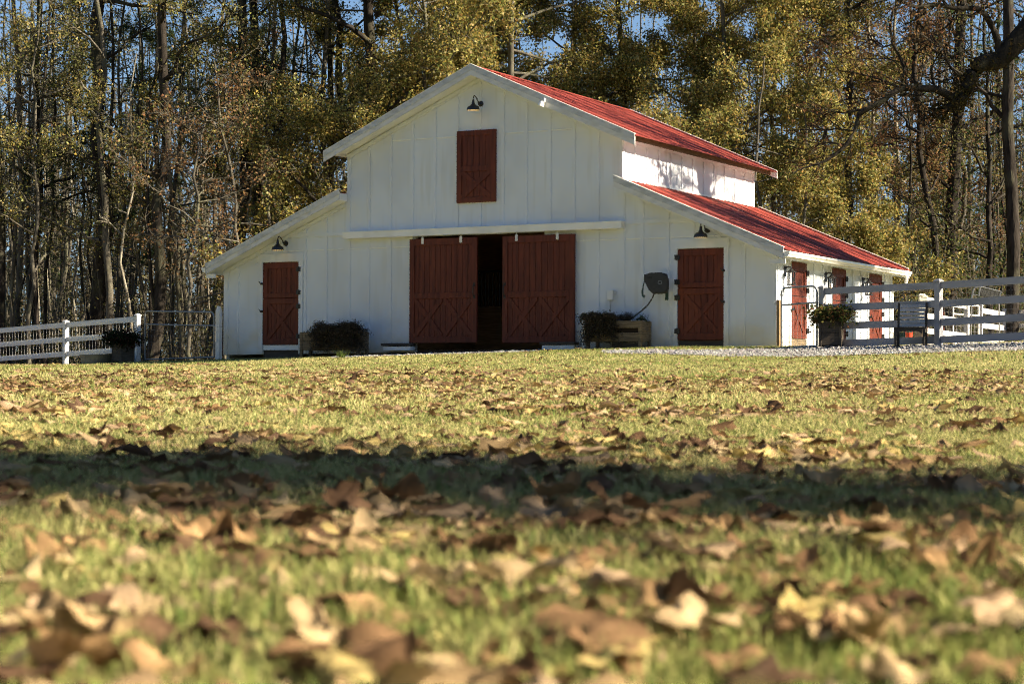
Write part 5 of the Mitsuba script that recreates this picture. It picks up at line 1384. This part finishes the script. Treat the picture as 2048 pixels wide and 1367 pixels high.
# the oak's upper crown, above the frame
def crown_over(key, c, rad, nl, size, pal, seed, limbs=26, core=None, tw=1.0, lr0=0.10):
    r = np.random.default_rng(seed); g_ = [[], [], [], []]; c = np.asarray(c, float)
    for _ in range(limbs):
        d = r.normal(size=3); d[2] *= 0.7; d /= np.linalg.norm(d); s = c + np.array([0, 0, -0.5 * rad[2]]) if core is None else core
        e = c + d * rad * r.uniform(0.6, 1.0); lp = wander(s, e, 7, 0.4, r); g_[1].append((lp, np.linspace(lr0, 0.02, 7)))
        for _ in range(7):
            q = r.integers(2, 6); sd = frame_rand((e - s) / np.linalg.norm(e - s), r.uniform(0.4, 1.2), r); sp = wander(lp[q], lp[q] + sd * tw * r.uniform(0.8, 2.0), 4, 0.15, r); g_[2].append((sp, np.linspace(0.02, 0.008, 4)))
            for _ in range(3):
                td = frame_rand(sd, r.uniform(0.4, 1.2), r); j = r.integers(1, 4); g_[3].append((wander(sp[j], sp[j] + td * tw * r.uniform(0.3, 0.8), 3, 0.06, r), np.array([0.007, 0.006, 0.004])))
    return g_, r


g_, r_ = crown_over(k, at(2210, -330, dO + 1.0), (5.0, 5.0, 3.0), 0, 0, None, 92, limbs=22, core=lead[12], lr0=0.055)
add(k + '__upper_limbs', wood_mesh(g_, (9, 5, 3, 3)), 'bark_dark', smooth=True)
add_leaves(k + '__upper_crown', [leaf_quads(twig_points(g_, 2600, r_, 0.10), 0.09, RUSSET, r_, 0.4)])

# --- trees out of frame at the right, whose shade falls on the lawn; their leaves lie there
def shade_tree(label, ax, h, foot_r, crown_r, nl, seed, limbs=34, tw=1.0):
    """A tree whose crown's shadow centre falls at the lawn point ax (px ratio, depth)."""
    lat, d = ax
    q = CAM + FW * d + RT * lat; gq_ = gzf(q[0], q[1])
    c = np.array([q[0], q[1], gq_]) + SUN * (h / SUN[2])
    b = np.array([c[0] + foot_r[0], c[1] + foot_r[1], gzf(c[0] + foot_r[0], c[1] + foot_r[1]) - 0.1])
    k = lab(nk('lawn_oak'), label, 'oak tree')
    g_, r_ = crown_over(k, c, crown_r, 0, 0, None, seed, limbs=limbs, tw=tw, core=np.array([b[0] * 0.3 + c[0] * 0.7, b[1] * 0.3 + c[1] * 0.7, c[2] - crown_r[2] * 0.9]))
    tr_ = wander(b, np.array([b[0] * 0.3 + c[0] * 0.7, b[1] * 0.3 + c[1] * 0.7, c[2] - crown_r[2] * 0.9]), 10, 0.25, r_); g_[0].append((tr_, np.linspace(0.42, 0.2, 10)))
    add(k + '__trunk', wood_mesh(g_), 'bark_dark', smooth=True)
    add_leaves(k + '__crown', [leaf_quads(twig_points(g_, nl, r_, 0.16), 0.14, RUSSET + OLIVE, r_, 0.3)])


shade_tree('brown leaved oak beside the lawn at the right', (-1.6, 6.5), 7.5, (1.0, -0.3), np.array([2.8, 0.8, 0.95]), 11000, 31, limbs=20, tw=1.05)
shade_tree('second brown leaved oak beside the lawn nearer the camera', (1.3, 5.8), 9.0, (1.2, -0.5), np.array([1.6, 0.9, 0.9]), 700, 32, limbs=7, tw=0.8)
_p = np.array([23.0, 6.8, 13.5]) - SUN * (13.5 / SUN[2])  # unseen oak added to throw dappled shade on the lean-to roof
shade_tree('unseen thin crowned oak added to dapple the right lean-to roof', (float((_p - CAM) @ RT), float((_p - CAM) @ FW)), 13.5, (1.5, 0.5), np.array([3.2, 4.2, 2.6]), 5200, 34, limbs=20, tw=0.8)

# --- unseen oak added beside the camera; its canopy cuts sky light above the lawn
def added_spread_oak(label, lat, d, h, rad, nl, seed):
    q = CAM + FW * d + RT * lat; k = lab(nk('lawn_oak'), label, 'oak tree')
    base = np.array([q[0] - 3.5, q[1] - 2.0, gzf(q[0] - 3.5, q[1] - 2.0) - 0.1]); c = np.array([q[0], q[1], base[2] + h]); fork = np.array([base[0] + 0.5, base[1] + 0.3, base[2] + 3.4])
    g_, r_ = crown_over(k, c, np.array(rad), 0, 0, None, seed, limbs=44, core=fork, tw=1.1)
    for P, _ in g_[1]: P[:, 2] = np.maximum(P[:, 2], base[2] + 3.4 + 0.5 * np.linspace(0, 1, len(P)))
    g_[0].append((wander(base, fork, 10, 0.1, r_), np.linspace(0.5, 0.36, 10)))
    add(k + '__trunk', wood_mesh(g_), 'bark_dark', smooth=True)
    C = twig_points(g_, nl, r_, 0.3); C = C[C[:, 2] > base[2] + 4.6]
    add_leaves(k + '__crown', [leaf_quads(C, 0.17, RUSSET + OLIVE, r_, 0.3)])


added_spread_oak('unseen broad oak added to darken the lawn beside the camera', -5.0, 5.0, 8.0, (8.0, 8.0, 2.2), 26000, 35)

# --- thin trunks, undergrowth and the far wood
r = np.random.default_rng(77)
MAIN = [(12, 'the dark trunk at the left edge'), (49, 'the slim forked trunk at the far left'), (82, 'the dark forking tree at the far left'), (140, 'the slim grey trunk left of the big pine'), (185, 'the big dark pine trunk above the left fence'),
        (228, 'the grey tree behind the left fence end'), (298, 'the dark leaning trunk above the tube gate'), (345, 'the slim trunk right of the leaning trunk'), (415, 'the slim trunk left of the thick trunks'), (468, 'the first thick trunk above the lean-to'), (516, 'the second thick trunk above the lean-to'),
        (583, 'the curving trunk beside the gable'), (618, 'the straight trunk beside the upper left eave'), (684, 'the dark trunk meeting the upper left eave'), (1782, 'the pale slim tree above the far eave'), (1862, 'the leaning trunk left of the stout trunk'), (1884, 'the stout trunk above the right fence post'),
        (1945, 'the slim trunk left of the big right pine'), (2024, 'the big pine trunk near the right edge')]
sap_n = {}
px_l = np.concatenate([np.sort(r.uniform(-20, 690, 58)), np.sort(r.uniform(1775, 2080, 16))])
for i, px in enumerate(px_l):
    d = r.uniform(60, 92); w = r.uniform(3.2, 7.5) * 66 / d
    kind = r.choice(['bark_pale', 'bark_grey', 'bark_dark', 'bark_dark', 'bark_grey'])  # pale bark paints in sunlight on some thin trunks
    left_ = px < 1000
    mpx, mnm = min(MAIN, key=lambda q: abs(q[0] - px)); sd_ = 'left' if px < mpx else 'right'
    n_ = sap_n[mnm, sd_] = sap_n.get((mnm, sd_), -1) + 1
    tone = {'bark_pale': 'pale', 'bark_grey': 'grey', 'bark_dark': 'dark'}[kind]
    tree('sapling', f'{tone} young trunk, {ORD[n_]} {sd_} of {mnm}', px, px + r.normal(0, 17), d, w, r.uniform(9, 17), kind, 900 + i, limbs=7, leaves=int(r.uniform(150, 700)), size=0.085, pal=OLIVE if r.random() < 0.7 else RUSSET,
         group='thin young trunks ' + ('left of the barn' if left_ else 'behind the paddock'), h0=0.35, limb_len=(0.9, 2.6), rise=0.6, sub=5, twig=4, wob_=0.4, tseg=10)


def scatter(px0, px1, d0, d1, n, r):
    px, d = r.uniform(px0, px1, n), r.uniform(d0, d1, n)
    P = CAM + d[:, None] * (FW + RT * ((px - 1024) / F)[:, None]); return P[:, 0], P[:, 1], d


# undergrowth: thin stems and leaves up to about head height and more, thinning upwards
parts, st = [], []
for (a, b, d0, d1, n, hm, pal) in ((-80, 720, 61, 84, 30000, 3.2, DULL + OLIVE), (1740, 2140, 60, 82, 60000, 5.6, DARKGREEN + OLIVE[:2] + RUSSET[3:])):  # right clump: deep shade painted in with dark evergreen leaves
    x, y, d = scatter(a, b, d0, d1, n, r); z = gz(x, y) + np.minimum(r.exponential(hm * 0.5, n), hm * 2.2)
    keep = meshkit.noise(np.stack([x * 0.5, y * 0.5, z * 0.7], -1), 5) > 0.38
    parts.append(leaf_quads(np.stack([x, y, z], 1)[keep], 0.10, pal, r, 0.2))
    x, y, d = scatter(a, b, d0, d1, 420, r)
    for xx, yy, zz in zip(x, y, gz(x, y)):
        h = r.uniform(1.0, 4.5); st.append((wander((xx, yy, zz - 0.05), (xx + r.normal(0, 0.5), yy + r.normal(0, 0.5), zz + h), 4, 0.15, r), np.linspace(0.016, 0.006, 4)))
me, c = leaf_mesh(parts)
lab(add('undergrowth', me, 'leaf', color=c), 'brown and olive undergrowth between the trunks at both sides of the barn', 'undergrowth', kind='stuff')
add('undergrowth__stems', tubes(st, 4), 'bark_grey'); lab('undergrowth__stems', kind='stuff')

# far wood: many thin trunks and a loose mass of leaves, thinner towards the sky
st, parts = [], []
x, y, d = scatter(-200, 2300, 92, 135, 300, r)
for xx, yy, zz in zip(x, y, gz(x, y)):
    h = r.uniform(7, 22); st.append((wander((xx, yy, zz - 0.1), (xx + r.normal(0, 0.7), yy + r.normal(0, 0.7), zz + h), 6, 0.6, r), np.linspace(r.uniform(0.07, 0.17), 0.03, 6)))
add('far_wood', tubes(st, 5), 'bark_grey', smooth=True)
lab('far_wood', 'distant wood of thin trunks and brown olive leaves beyond the near trees', 'wood', kind='stuff')
for (a, b, n, hm, pal) in ((-200, 760, 100000, 8.5, DULL), (700, 1760, 120000, 15.0, GOLD), (1700, 2300, 85000, 9.0, DULL + DARKGREEN)):
    x, y, d = scatter(a, b, 88, 135, n, r); hh = r.uniform(0, 1, n) ** 1.25 * hm * np.where(r.random(n) < 0.25, 2.0, 1.0); z = gz(x, y) + hh
    keep = meshkit.noise(np.stack([x * 0.35, y * 0.35, z * 0.4], -1), 6) > 0.25 + (0.03 if pal is not GOLD else 0.008) * hh
    parts.append(leaf_tris(np.stack([x, y, z], 1)[keep], 0.19 if pal is not GOLD else 0.15, pal, r, 0.2))
me, c = leaf_mesh(parts)
add('far_wood__leaves', me, 'leaf', color=c); lab('far_wood__leaves', kind='stuff')

# bare twiggy trees filling the depth of the wood, and an unseen wood added round the clearing to block low sky: copies of a few trees
def copies(name, label, group_trees, spots, seed, scale=(0.8, 1.2)):
    """spots: (x, y). Each spot holds an instance of one of the trees, turned and scaled."""
    r = np.random.default_rng(seed); lab(name, label, 'wood', kind='stuff'); n = 0
    for x, y in spots:
        gid = group_trees[int(r.integers(0, len(group_trees)))]; s_ = r.uniform(*scale)
        M = trimesh.transformations.rotation_matrix(r.uniform(0, 2 * np.pi), (0, 0, 1)) @ np.diag([s_, s_, s_, 1.0]); M[:3, 3] = (x, y, gzf(x, y) - 0.1)
        n += 1; scene[f'{name}__{n:03d}'] = {'type': 'instance', 'group': {'type': 'ref', 'id': gid}, 'to_world': mi.ScalarTransform4f(M.tolist())}


bare, leafy = [], []
for i in range(4):
    g_, r_ = grow(np.array([0, 0, 0.0]), np.array([r.normal(0, 0.8), r.normal(0, 0.8), 14.0]), r.uniform(0.08, 0.15), 0.03, 18, 2000 + i, h0=0.12, limb_len=(1.8, 4.2), rise=0.7, sub=8, twig=5, wob_=0.5, twr=0.010)
    gid = f'bare_tree_{i}'; scene[gid] = {'type': 'shapegroup', 'wood': ply(wood_mesh(g_, (6, 4, 3, 3)), 'bark_grey', smooth=True)}; bare.append(gid)
for i in range(3):
    g_, r_ = grow(np.array([0, 0, 0.0]), np.array([r.normal(0, 0.8), r.normal(0, 0.8), 17.0]), 0.24, 0.05, 24, 2100 + i, h0=0.10, limb_len=(3.0, 5.0), rise=0.4, sub=4, twig=2, wob_=0.5, twr=0.012)
    me, c = leaf_mesh([leaf_quads(twig_points(g_, 6500, r_, 0.3), 0.34, DULL + OLIVE[:3], r_, 0.2)])
    gid = f'leafy_tree_{i}'; scene[gid] = {'type': 'shapegroup', 'wood': ply(wood_mesh(g_[:2], (6, 4)), 'bark_dark', smooth=True), 'leaves': ply(me, 'leaf', color=c)}; leafy.append(gid)
xs, ys, _ = scatter(-160, 720, 74, 125, 52, r); x2, y2, _ = scatter(1740, 2260, 72, 125, 36, r); x3, y3, _ = scatter(720, 1740, 80, 125, 22, r)
copies('bare_wood', 'bare twiggy trees crowding behind the larger trunks', bare, list(zip(np.concatenate([xs, x2, x3]), np.concatenate([ys, y2, y3]))), 61, (0.7, 1.35))
ring_ = []
for lat in np.arange(-62, 63, 5.0):
    for d in (-24, -32): ring_.append(CAM + FW * (d + r.normal(0, 2)) + RT * (lat + r.normal(0, 1.5)))
for d in np.arange(-20, 62, 5.0): ring_.append(CAM + FW * (d + r.normal(0, 1.5)) + RT * (-44 - 0.25 * d + r.normal(0, 2)))
for d in np.arange(-20, 75, 5.0): ring_.append(CAM + FW * (d + r.normal(0, 1.5)) + RT * (56 + 0.3 * d + r.normal(0, 2)))
copies('added_clearing_wood', 'unseen wood added round the clearing to block low sky', leafy, [(q[0], q[1]) for q in ring_], 62, (0.85, 1.1))
